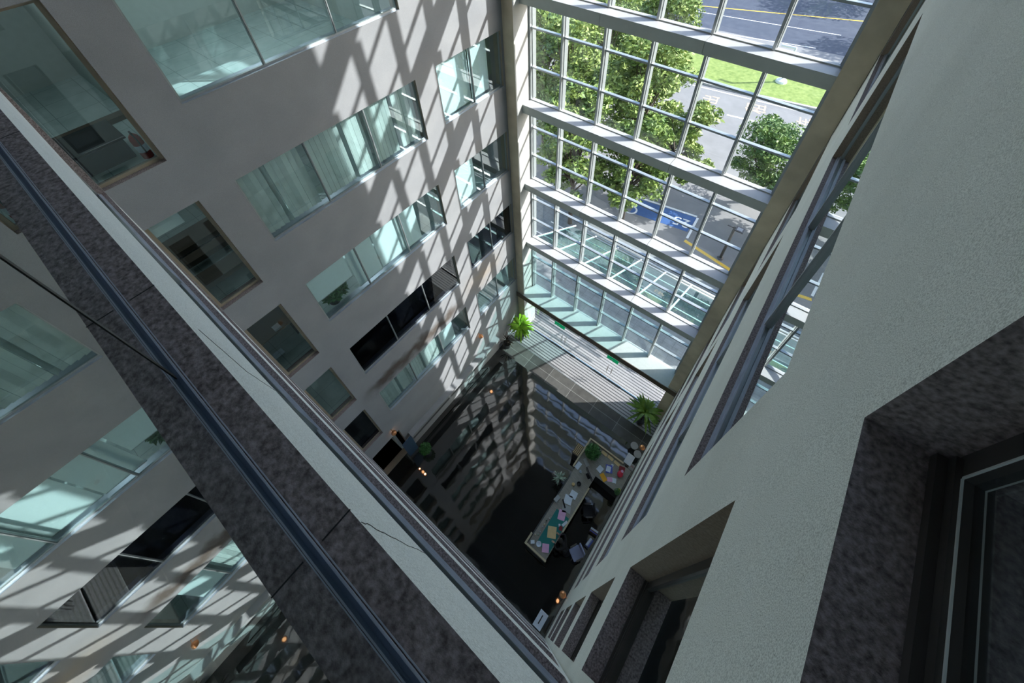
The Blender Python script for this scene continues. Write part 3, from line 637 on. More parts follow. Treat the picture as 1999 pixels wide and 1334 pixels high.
def mark(name, x0, y0, x1, y1_, wd, mt, label, z=0.004):
    p, q = Vector((x0, y0, 0)), Vector((x1, y1_, 0)); d_ = (q - p).normalized(); nn = Vector((-d_.y, d_.x, 0)) * wd / 2
    mb = MB(); A = [p - nn, q - nn, q + nn, p + nn]; T = [(v.x, v.y, GZ + z + 0.004) for v in A]; Bm = [(v.x, v.y, GZ + 0.0) for v in A]
    mb.poly(T); mb.poly(Bm)
    for i in range(4): mb.poly([Bm[i], Bm[(i + 1) % 4], T[(i + 1) % 4], T[i]])
    return tag(obj(name, mb, mt), label, 'road marking')
mark('road_line', -3.5, 31.9, 9.5, 33.6, 0.16, M_WHITE, 'thin pale edge line along the grass island')
mark('road_line', 1.5, 28.75, 4.1, 29.2, 0.2, M_WHITE, 'short white lane dash near the orange road letters')
mark('road_line', -6.5, 27.6, -3.6, 28.0, 0.2, M_WHITE, 'short white lane dash hidden among the left trees')
mark('road_line', -25, 46.0, 12, 59.5, 0.25, M_YEL, 'long yellow line on the far dark road')
mark('road_line', -12, 43.5, 4.5, 47.2, 0.14, M_WHITE, 'white line on the far dark road, nearer one')
mark('road_line', -12, 49.0, 6, 52.2, 0.14, M_WHITE, 'white line on the far dark road, farther one')
mark('road_line', -14, 41.4, 0.5, 42.6, 0.14, M_WHITE, 'white line just beyond the grass island')
mark('road_line', 4.9, 12.0, 16, 10.0, 0.24, M_YEL, 'yellow kerb line right of the blue parking bay')
mb = MB().box(0.5, 4.7, 12.2, 13.9, GZ, GZ + 0.006, T=lambda q: Vector((q.x, q.y + (q.x - 0.5) * 0.16, q.z))); tag(obj('parking_bay', mb, M_BLUEP), 'blue painted parking bay with white edge', 'road marking')
mark('bay_border', 0.3, 14.02, 4.65, 14.70, 0.16, M_WHITE, 'white border along the far edge of the blue bay', 0.006)
mark('bay_border', 4.75, 14.6, 4.95, 12.3, 0.16, M_WHITE, 'white border on the right end of the blue bay', 0.006)
def text(s_, loc, size, rot, mt, label, ext=0.004, sx=1.0, name='road_lettering'):
    c = bpy.data.curves.new(name, 'FONT'); c.body = s_; c.size = size; c.extrude = ext; c.align_x = 'CENTER'; c.align_y = 'CENTER'
    o = bpy.data.objects.new('tmp', c); COL.objects.link(o)
    dg = bpy.context.evaluated_depsgraph_get(); me = bpy.data.meshes.new_from_object(o.evaluated_get(dg)); me.materials.clear(); me.materials.append(mt)
    bpy.data.objects.remove(o)
    r = bpy.data.objects.new(name, me); COL.objects.link(r); r.location = loc; r.rotation_euler = rot; r.scale = (sx, 1, 1)
    if label: tag(r, label, 'lettering')
    return r
text('25', (3.95, 13.55, GZ + 0.011), 1.25, (0, 0, math.pi + 0.15), M_WHITE, 'white number 25 on the blue parking bay')
text('CE', (0.2, 12.5, GZ + 0.011), 1.3, (0, 0, math.pi + 0.15), M_WHITE, 'white letters CE left of the blue bay')
text('出', (-0.6, 30.45, GZ + 0.006), 1.6, (0, 0, math.pi / 2 + 0.2), M_ORA, 'orange road character under the left tree edge', sx=1.0)
text('租', (3.4, 31.4, GZ + 0.006), 2.0, (0, 0, math.pi / 2 + 0.2), M_ORA, 'orange road character in the middle of the lane', sx=0.9)
text('车', (7.7, 31.7, GZ + 0.006), 1.6, (0, 0, math.pi / 2 + 0.2), M_ORA, 'orange road character partly behind the right tree')
def lamp_post(x, y, z0, h, label):
    e = empty('lamp_post', (x, y, z0), label, 'lamp post')
    obj('base', MB().lathe((x, y, z0), [(0.2, 0), (0.2, 0.06), (0.12, 0.1)], 12), M_FRAMED, e)
    obj('pole', MB().tube([(x, y, z0), (x, y, z0 + h)], 0.09, 10), M_FRAMED, e, smooth=True)
    obj('lamp_head', MB().box(x + 0.05, x + 0.55, y - 0.22, y + 0.22, z0 + h - 0.04, z0 + h + 0.04), M_FRAMED, e)
    obj('lamp_lens', MB().box(x + 0.14, x + 0.46, y - 0.14, y + 0.14, z0 + h + 0.04, z0 + h + 0.05), M_GREYL, e)
    obj('arm', MB().box(x - 0.45, x - 0.05, y - 0.03, y + 0.03, z0 + h - 0.05, z0 + h), M_FRAMED, e)
lamp_post(7.45, 11.95, GZ, 3.0, 'dark lamp post with square head near the yellow line')
e = empty('street_light', (3.7, 37.3, GZ), 'white street light base standing on the grass island', 'street light')
obj('base', MB().lathe((3.7, 37.3, GZ + 0.16), [(0.55, 0), (0.5, 0.2), (0.25, 0.35)], 14), M_WHITE, e); obj('pole', MB().tube([(3.7, 37.3, GZ + 0.4), (3.7, 37.3, -4.9)], 0.12, 10), M_WHITE, e)
obj('arm', MB().tube([(3.75, 37.3, -4.9), (2.4, 37.3, -4.95)], 0.14, 8), M_WHITE, e)

# trees
def tree(name, x, y, h, cr, n, size, seed, mt, label, grp='street trees outside', lean=0):
    rnd = random.Random(seed)
    e = empty(name, (x, y, GZ), label, 'tree', grp)
    tr = MB(); top = Vector((x + lean, y, GZ + h * 0.55))
    tr.tube([(x, y, GZ), (x + lean * 0.4, y, GZ + h * 0.3), tuple(top)], [0.17, 0.13, 0.10], 9)
    obj('trunk', tr, M_BARK, e, smooth=True)
    cl = []; br = MB()
    for i in range(44):
        a = rnd.uniform(0, 6.28); zz = rnd.uniform(0.36, 1.0); rr = cr * (1 - abs(zz - 0.62) * 1.5) * rnd.uniform(0.35, 1.0)
        c = Vector((x + lean + rr * math.cos(a), y + rr * math.sin(a), GZ + h * zz)); cl.append((c, cr * rnd.uniform(0.2, 0.36)))
        st = Vector((x + lean * 0.6, y, GZ + h * rnd.uniform(0.3, 0.55))); mid = (st + c) / 2 + Vector((0, 0, 0.15))
        br.tube([tuple(st), tuple(mid), tuple(c)], [0.06, 0.04, 0.015], 5)
    obj('branches', br, M_BARK, e, smooth=True, fix=False)
    f = leaves_mb(n, 1, size, seed, clumps=cl, flat_=0.7)
    obj('foliage', f, mt, e, fix=False)
    return e
TR = [(-2.3, 8.4, 10.6, 2.6, 0, 'tall leafy tree at the far left of the glass wall'), (0.5, 11.0, 8.8, 2.5, 0, 'leafy tree second from the left corner, spreading over the bay'), (-5.4, 12.5, 12.5, 3.3, 1, 'bright tree behind the leftmost one'),
      (-1.4, 15.4, 11.5, 3.1, 1, 'bright feathery tree left of the orange road letters'), (-6.6, 19.0, 12.5, 3.6, 1, 'light green tree farther along on the left'), (-10.5, 25.0, 12.5, 4.2, 1, 'distant light green tree on the left'),
      (7.0, 18.4, 6.6, 2.7, 2, 'round crowned tree right of the lane dash'), (10.2, 16.2, 6.0, 2.3, 2, 'tree cut by the right stone column'), (2.0, 14.6, 8.4, 2.3, 1, 'slim bright tree between the bay and the orange road letters'), (-3.6, 22.0, 11.5, 3.2, 1, 'bright tree crown at the lane edge behind the feathery tree'),
      (-9.5, 15.0, 13.5, 3.8, 0, 'big tree against the left end of the glass wall'), (-14.5, 22.0, 13.5, 4.4, 1, 'tall light tree behind the big left one'), (-16.0, 31.0, 13.0, 4.6, 1, 'farthest light tree on the left')]
for i, (x, y, h, cr, k, lab) in enumerate(TR):
    tree('street_tree', x, y, h, cr, 11000, 0.17 if k != 2 else 0.13, 20 + i, M_LEAF[k], lab)
for i, (x, y, h, cr) in enumerate(((10.9, 7.6, 6.6, 2.3), (11.6, 12.2, 12.5, 2.7), (12.6, 17.6, 8.2, 2.4), (15.0, 12.4, 13.0, 3.2))):
    tree('street_tree', x, y, h, cr, 7000, 0.2, 60 + i, M_LEAF[0], 'shade tree right of the entrance behind the stone column, ' + ['nearest the canopy', 'second', 'by the lamp post', 'farthest right'][i])
# trees out of frame that shade the far road
src = tree('street_tree', 17.0, 56.0, 10.5, 4.6, 2600, 0.26, 77, M_LEAF[2], 'roadside tree right of the far road, nearest one')
for i, (x, y) in enumerate(((9, 66), (26, 50), (-2, 74), (31, 62))):
    t = dup(src, (x, y, GZ), i * 1.3); t['label'] = 'roadside tree shading the far road, ' + ['first', 'second', 'third', 'fourth', 'fifth', 'sixth', 'seventh'][i]; t['group'] = 'trees beyond the far road'

# ------------------------------------------------------------------ lobby contents
def strap_plant(name, c, r, n, mt, label, pot_r=0.22, pot_h=0.45, stem=0.8, wd=0.05, seed=1, cat='plant', droop=0.5, white=False, lim=None):
    rnd = random.Random(seed); e = empty(name, c, label, cat)
    obj('pot', MB().lathe(c, [(pot_r * 0.75, 0), (pot_r, pot_h), (pot_r * 0.9, pot_h), (pot_r * 0.88, pot_h - 0.05)], 20), M_POT if not white else M_WHITE, e, smooth=False)
    top = Vector((c[0], c[1], c[2] + pot_h + stem))
    if stem > 0.1: obj('stem', MB().tube([(c[0], c[1], c[2] + pot_h - 0.06), tuple(top)], 0.03, 8), M_BARK, e)
    mb = MB()
    for i in range(n):
        a = rnd.uniform(0, 6.28); el = rnd.uniform(0.1, 1.35); L_ = r * rnd.uniform(0.75, 1.1); d_ = Vector((math.cos(a), math.sin(a), 0)); side = Vector((-d_.y, d_.x, 0))
        pts = []; K = 6
        for j in range(K + 1):
            t = j / K; hor = L_ * t * math.cos(el * (1 - t * 0.5)); ver = L_ * (t * math.sin(el) - droop * t * t)
            pts.append((top + d_ * hor + Vector((0, 0, ver)), wd * (0.35 + 1.3 * math.sin(math.pi * min(1, t * 0.9 + 0.08))) * 0.5 if j < K else 0.002))
        if lim: pts = [(Vector((min(max(p.x, lim[0]), lim[1]), min(p.y, lim[2]), p.z)), w_) for p, w_ in pts]
        for j in range(K):
            (p, w0), (q, w1) = pts[j], pts[j + 1]
            mb.quad(p - side * w0, p + side * w0, q + side * w1, q - side * w1)
    obj('leaves', mb, mt, e, fix=False)
    return e
strap_plant('dragon_plant', (0.60, -0.95, G), 0.85, 60, M_STRAP, 'bright green strap leaved plant in the left entrance corner', stem=0.9, wd=0.085, seed=5, lim=(0.08, 3, -0.42))
strap_plant('dragon_plant', (8.30, -1.05, G), 0.95, 60, M_STRAPD, 'dark green strap leaved plant in the right entrance corner', stem=1.0, wd=0.075, seed=8, lim=(5, 9.03, -0.42))
strap_plant('dry_branches', (0.30, -1.85, G), 0.6, 22, M_BARK, 'dark spiky dry plant behind the left green plant', stem=0.3, wd=0.02, seed=15, droop=0.2, lim=(0.05, 3, -0.4))
strap_plant('spider_plant', (6.60, -5.75, G), 0.34, 34, mat('spider_leaf', (0.10, 0.16, 0.10), 0.5, col2=(0.45, 0.55, 0.45), scale=9), 'striped spider plant standing beside the long counter', pot_r=0.16, pot_h=0.75, stem=0.05, wd=0.03, seed=11)
def bush(c, r, n, size, label, mt=M_FERN, pr=0.2, ph=0.3, nm='potted_bush', seed=3, fl=0.8):
    e = empty(nm, c, label, 'plant'); obj('pot', MB().lathe(c, [(pr * 0.8, 0), (pr, ph)], 16), M_POT, e)
    obj('foliage', leaves_mb(n, r, size, seed, (c[0], c[1], c[2] + ph + r * 0.6), fl), mt, e, fix=False); return e
bush((7.26, -4.08, -7.1), 0.36, 1500, 0.05, 'bushy green plant on the head of the reception counter', ph=0.12, pr=0.15)
bush((0.75, -8.6, G), 0.30, 700, 0.045, 'small dark green plant by the low left wall', ph=0.35, pr=0.17, seed=6)
bush((8.95, -4.75, -7.1), 0.14, 260, 0.03, 'little yellow green plant at the right end of the counter', ph=0.05, pr=0.07, seed=9)

# reception counter
e = empty('reception_counter', (7.6, -6.0, G), 'long L-shaped reception counter with pale wood rim', 'counter')
CT = -7.1
obj('body', MB().box(6.92, 7.86, -8.62, -5.35, G, CT - 0.06), M_OFFD, e)
obj('worktop', MB().box(6.98, 7.90, -8.60, -5.35, CT - 0.06, CT - 0.02), M_WOODG, e)
obj('body', MB().box(6.86, 9.02, -4.72, -3.66, G, CT - 0.06), M_OFFD, e)
obj('worktop', MB().box(6.90, 9.04, -4.76, -3.62, CT - 0.06, CT - 0.02), M_WOODG, e)
obj('link_top', MB().box(6.95, 7.87, -5.42, -4.70, CT - 0.10, CT - 0.03), M_WOODG, e)
obj('rim', MB().box(6.87, 6.94, -8.67, -8.2, CT - 0.06, CT + 0.10), M_WOOD, e)
obj('rim', MB().box(6.94, 7.93, -8.67, -8.60, CT - 0.06, CT + 0.10), M_WOOD, e)
obj('rim', MB().box(6.83, 6.90, -5.05, -3.55, CT - 0.06, CT + 0.10), M_WOOD, e)
obj('rim', MB().box(6.90, 8.60, -3.60, -3.54, CT - 0.06, CT + 0.10), M_WOOD, e)
obj('rim', MB().box(7.87, 7.93, -7.4, -5.35, CT - 0.06, CT + 0.02), M_WOOD, e)
TZ = CT - 0.018
ITN = [0]
def sheet(x, y, w_, h_, rz, mt, name, label, cat, th=0.012, z=None, grp=None):
    z = TZ if z is None else z
    c, s_ = math.cos(rz), math.sin(rz)
    mb = MB().box(-w_ / 2, w_ / 2, -h_ / 2, h_ / 2, 0, th, T=lambda q: Vector((x + q.x * c - q.y * s_, y + q.x * s_ + q.y * c, z + q.z)))
    return tag(obj(name, mb, mt), label, cat, grp)
sheet(7.55, -7.6, 0.62, 1.5, 0.02, M_TEAL, 'desk_mat', 'long teal mat lying on the counter', 'desk mat', 0.006)
Z2 = TZ + 0.008
sheet(7.55, -7.68, 0.36, 0.42, 0.5, M_CREAM, 'map_sheet', 'cream and orange sheet on the teal mat', 'sheet', 0.008, Z2)
sheet(7.53, -6.92, 0.30, 0.38, 0.35, M_PINK, 'pink_paper', 'large pink paper on the long counter', 'paper', 0.012)
sheet(7.66, -8.28, 0.28, 0.30, 0.55, M_PINK, 'pink_paper', 'pink paper at the near end of the counter', 'paper', 0.012, Z2)
sheet(7.42, -6.28, 0.33, 0.36, 0.3, M_PAPER, 'paper_stack', 'pale blue paper pile, lower one on the long counter', 'paper')
sheet(7.50, -5.98, 0.30, 0.30, 0.1, M_PAPER, 'paper_stack', 'pale blue paper pile, upper one on the long counter', 'paper')
sheet(7.56, -6.62, 0.36, 0.28, 0.45, M_GREYL, 'form_pad', 'grey printed form between the blue papers and pink paper', 'paper')
sheet(7.36, -6.52, 0.06, 0.34, 0.9, M_SCREEN, 'stapler', 'black stapler above the grey form', 'stapler', 0.04)
sheet(7.80, -7.10, 0.10, 0.26, -0.3, M_PAPER, 'receipt', 'narrow white slip right of the pink paper', 'paper')
sheet(7.76, -7.34, 0.14, 0.16, 0.3, M_REDD, 'notebook', 'dark red notebook on the teal mat', 'notebook', 0.02, Z2)
sheet(7.66, -7.28, 0.08, 0.10, 0.7, M_PAPER, 'note', 'small white note beside the dark red notebook', 'paper', 0.01, Z2)
sheet(7.12, -8.44, 0.16, 0.12, 0.7, M_PAPER, 'tissue_box', 'white tissue box in the near corner of the counter', 'box', 0.10)
sheet(7.02, -6.55, 0.17, 0.26, -0.2, M_GREYL, 'card_terminal', 'grey box standing left of the papers at the counter edge', 'terminal', 0.09)
sheet(7.02, -4.88, 0.20, 0.32, -0.1, M_PAPER, 'white_tray', 'white tray at the left edge of the counter head', 'tray', 0.03)
sheet(7.24, -4.55, 0.34, 0.16, -0.5, M_GREYL, 'telephone', 'grey telephone under the bushy plant', 'telephone', 0.05)
sheet(7.88, -4.40, 0.24, 0.26, -0.2, M_PAPER, 'white_book', 'white book in the middle of the counter head', 'book', 0.02)
sheet(8.20, -4.15, 0.30, 0.34, 0.5, M_BLUEB, 'blue_folder', 'blue folder under white papers', 'folder', 0.02)
sheet(8.18, -4.17, 0.20, 0.24, 0.3, M_PAPER, 'white_papers', 'white papers lying on the blue folder', 'paper', 0.01, TZ + 0.021)
sheet(8.18, -4.60, 0.34, 0.20, -0.45, M_GOLD, 'orange_folder', 'orange folder on the counter head', 'folder', 0.02)
sheet(8.44, -4.50, 0.24, 0.18, 0.6, M_PINK, 'pink_booklet', 'pink booklet between the orange folder and small white card', 'book', 0.015)
sheet(8.62, -4.42, 0.18, 0.20, 0.4, M_PAPER, 'white_card', 'small white card near the right end of the counter', 'card', 0.012)
for i, (x, y) in enumerate(((7.70, -3.72), (8.02, -3.72), (8.36, -3.74))):
    sheet(x, y, 0.28, 0.13, -0.1, M_CREAM, 'brochure_pile', 'cream brochure pile on the far rim, ' + ['left one', 'middle one', 'right one'][i], 'brochure', 0.03, grp='cream brochures')
sheet(8.24, -3.93, 0.10, 0.10, 0.2, M_PAPER, 'sticky_note', 'small square white note near the cream brochures', 'note', 0.006)
sheet(8.66, -3.80, 0.26, 0.2, 0.3, M_REDD, 'red_cloth', 'dark red cloth beside the red bag', 'cloth', 0.03)
e2 = empty('red_bag', (8.70, -4.05, TZ), 'bright red drawstring bag on the counter', 'bag')
obj('bag_body', MB().ball((8.70, -4.05, TZ + 0.10), 0.13, 10, sc_=(1, 1.2, 0.75)), M_RED, e2, smooth=True)
obj('bag_neck', MB().lathe((8.72, -3.94, TZ + 0.14), [(0.05, 0), (0.035, 0.05), (0.06, 0.1)], 10), M_PINK, e2)
e2 = empty('tape_roll', (8.98, -4.62, TZ), 'yellow tape roll at the counter end', 'tape')
obj('tape', MB().lathe((8.98, -4.62, TZ), [(0.07, 0), (0.07, 0.04), (0.03, 0.04), (0.03, 0.0)], 18), M_YTAPE, e2)
e2 = empty('round_tin', (7.27, -5.66, TZ), 'small round cream tin by the spider plant', 'tin'); obj('tin_body', MB().lathe((7.27, -5.66, TZ), [(0.07, 0), (0.07, 0.08), (0.05, 0.09), (0.045, 0.07)], 16), M_CREAM, e2)
e2 = empty('black_bowl', (7.46, -5.5, TZ), 'black bowl on the lowered counter link', 'bowl'); obj('bowl_body', MB().lathe((7.46, -5.5, TZ), [(0.05, 0), (0.10, 0.09), (0.085, 0.09), (0.04, 0.02)], 16), M_POT, e2)
e2 = empty('white_bowl', (7.34, -8.34, TZ), 'round white bowl on the near end of the counter', 'bowl'); obj('bowl_body', MB().lathe((7.36, -8.34, TZ), [(0.05, 0), (0.11, 0.07), (0.095, 0.07), (0.04, 0.015)], 18), M_PAPER, e2)
e2 = empty('white_mug', (7.24, -5.04, TZ), 'white mug near the lowered counter link', 'mug')
obj('mug_body', MB().lathe((7.24, -5.04, TZ), [(0.045, 0), (0.05, 0.1), (0.04, 0.1), (0.038, 0.02)], 14), M_PAPER, e2); obj('mug_handle', MB().tube([(7.29, -5.04, TZ + 0.02), (7.33, -5.04, TZ + 0.05), (7.29, -5.04, TZ + 0.08)], 0.008, 6), M_PAPER, e2)
bx = [(7.19, -7.35), (7.13, -7.47), (7.15, -7.65), (7.14, -7.76), (7.16, -7.97), (7.15, -8.10), (7.05, -8.17)]
for i, (x, y) in enumerate(bx):
    e2 = empty('small_bottle', (x, y, TZ), 'small bottle along the counter edge, ' + ['first by the pink paper', 'second from the pink paper', 'third', 'fourth', 'fifth', 'sixth', 'seventh in the near corner'][i], 'bottle', 'small bottles along the counter edge')
    h = 0.09 + 0.02 * (i % 3); obj('bottle_body', MB().lathe((x, y, TZ), [(0.026, 0), (0.028, h), (0.012, h + 0.02), (0.012, h + 0.04)], 12), [M_GREYL, M_FERN, M_CREAM, M_PAPER][i % 4], e2, smooth=True)
    obj('cap', MB().lathe((x, y, TZ + h + 0.04), [(0.015, 0), (0.015, 0.02)], 10), M_PAPER, e2)
# candle / cup tray on a low stand beside the counter head
e2 = empty('cup_rack', (6.64, -4.3, G), 'rack of small round cups beside the counter head', 'rack')
obj('stand', MB().box(6.5, 6.79, -4.55, -4.05, G, -7.2), M_OFFD, e2); obj('tray', MB().box(6.48, 6.81, -4.57, -4.03, -7.2, -7.17), M_WOODD, e2)
for i in range(4):
    for j in range(7):
        obj('cup', MB().lathe((6.53 + i * 0.075, -4.51 + j * 0.07, -7.17), [(0.02, 0), (0.026, 0.04), (0.02, 0.04)], 8), M_CREAM, e2)
# monitor, round stools, papers at the right
def monitor(x, y, rz, label, z=TZ, s=1.0):
    e = empty('monitor', (x, y, z), label, 'monitor'); c, n = math.cos(rz), math.sin(rz)
    T = lambda q: Vector((x + (q.x * c - q.y * n) * s, y + (q.x * n + q.y * c) * s, z + q.z * s))
    obj('foot', MB().box(-0.12, 0.12, -0.09, 0.09, 0, 0.015, T=T), M_SCREEN, e); obj('neck', MB().box(-0.025, 0.025, 0.0, 0.03, 0.015, 0.2, T=T), M_SCREEN, e)
    obj('casing', MB().box(-0.27, 0.27, -0.02, 0.015, 0.12, 0.46, T=T), M_SCREEN, e); obj('screen', MB().box(-0.25, 0.25, -0.024, -0.02, 0.14, 0.44, T=T), M_BLUEB, e)
    return e
monitor(7.62, -4.95, 2.6, 'black monitor seen from above on the lowered counter link', CT - 0.029)
e2 = empty('notice_stand', (8.73, -3.2, G), 'white notice board on a dark stand beside the counter', 'stand')
obj('pole', MB().tube([(8.73, -3.2, G), (8.73, -3.2, -7.25)], 0.03, 8), M_FRAMED, e2)
obj('board', MB().box(-0.17, 0.17, -0.24, 0.24, 0, 0.02, T=lambda q: Vector((8.73 + q.x, -3.2 + q.y * 0.9, -7.25 + q.z + q.y * 0.35))), M_PAPER, e2)
e2 = empty('shopping_bag', (8.97, -3.35, G), 'pale bag between the notice stand and right wall', 'bag')
obj('bag_body', MB().box(8.85, 9.08, -3.5, -3.2, G, -7.45), M_GREYL, e2, bevel=0.03); obj('bag_handle', MB().tube([(8.9, -3.35, -7.45), (8.97, -3.35, -7.33), (9.04, -3.35, -7.45)], 0.008, 6), M_RED, e2)
for i, (x, y) in enumerate(((8.62, -2.36), (8.92, -2.60))):
    e2 = empty('round_stool', (x, y, G), ['round grey stool nearer the sofa', 'round grey stool touching the right wall'][i], 'stool')
    obj('seat', MB().lathe((x, y, G + 0.45), [(0.17, 0), (0.18, 0.03), (0.17, 0.06)], 20), M_GREYL, e2, smooth=False)
    for k in range(3): obj('leg', MB().tube([(x + 0.12 * math.cos(k * 2.1), y + 0.12 * math.sin(k * 2.1), G + 0.45), (x + 0.16 * math.cos(k * 2.1), y + 0.16 * math.sin(k * 2.1), G)], 0.012, 6), M_STEEL, e2)
# chairs behind the counter
def task_chair(x, y, rz, mt, label, cushion=None):
    e = empty('office_chair', (x, y, G), label, 'chair'); c, n = math.cos(rz), math.sin(rz)
    T = lambda q: Vector((x + q.x * c - q.y * n, y + q.x * n + q.y * c, G + q.z))
    mb = MB()
    for k in range(5):
        a = k * 1.2566; p = T(Vector((0.28 * math.cos(a), 0.28 * math.sin(a), 0.05))); mb.tube([tuple(T(Vector((0, 0, 0.1)))), tuple(p)], 0.02, 6)
    obj('star_base', mb, M_FRAMED, e)
    mb = MB()
    for k in range(5):
        a = k * 1.2566; p = T(Vector((0.28 * math.cos(a), 0.28 * math.sin(a), 0.03))); mb.ball(tuple(p), 0.03, 6)
    obj('casters', mb, M_BLACK, e)
    obj('post', MB().tube([tuple(T(Vector((0, 0, 0.1)))), tuple(T(Vector((0, 0, 0.45))))], 0.025, 8), M_FRAMED, e)
    obj('seat', MB().box(-0.24, 0.24, -0.23, 0.23, 0.45, 0.53, T=T), mt, e, bevel=0.04)
    obj('backrest', MB().box(-0.22, 0.22, 0.22, 0.28, 0.58, 1.05, T=T), cushion or mt, e, bevel=0.04)
    for s_ in (-1, 1): obj('armrest', MB().box(s_ * 0.26 - 0.03, s_ * 0.26 + 0.03, -0.15, 0.15, 0.68, 0.71, T=T), M_FRAMED, e, bevel=0.01)
    return e
task_chair(8.32, -6.0, -0.9, M_CLOTH, 'black office chair pulled up to the counter bend')
task_chair(8.74, -7.58, -0.5, M_LAV, 'lavender patterned chair behind the counter', M_LAV)
task_chair(8.28, -7.80 + 0.0, -1.4, M_CLOTH, 'black chair under the seated person') if False else None
for i, (x, y, rz) in enumerate(((8.92, -6.45, 0.1), (8.98, -6.92, 1.45))):
    e2 = empty('storage_box', (x, y, G), ['white and blue striped box against the right wall, far one', 'white and blue striped box against the right wall, near one'][i], 'box')
    c, n = math.cos(rz), math.sin(rz); T = lambda q: Vector((x + q.x * c - q.y * n, y + q.x * n + q.y * c, G + q.z))
    obj('box_body', MB().box(-0.17, 0.17, -0.09, 0.09, 0, 0.42, T=T), M_BROWNB if i == 0 else M_LAV, e2, bevel=0.02); obj('lid', MB().box(-0.17, 0.17, 0.0, 0.07, 0.42, 0.45, T=T), M_PAPER, e2); obj('stripe', MB().box(-0.17, 0.17, -0.08, -0.04, 0.42, 0.44, T=T), M_BLUEB, e2)

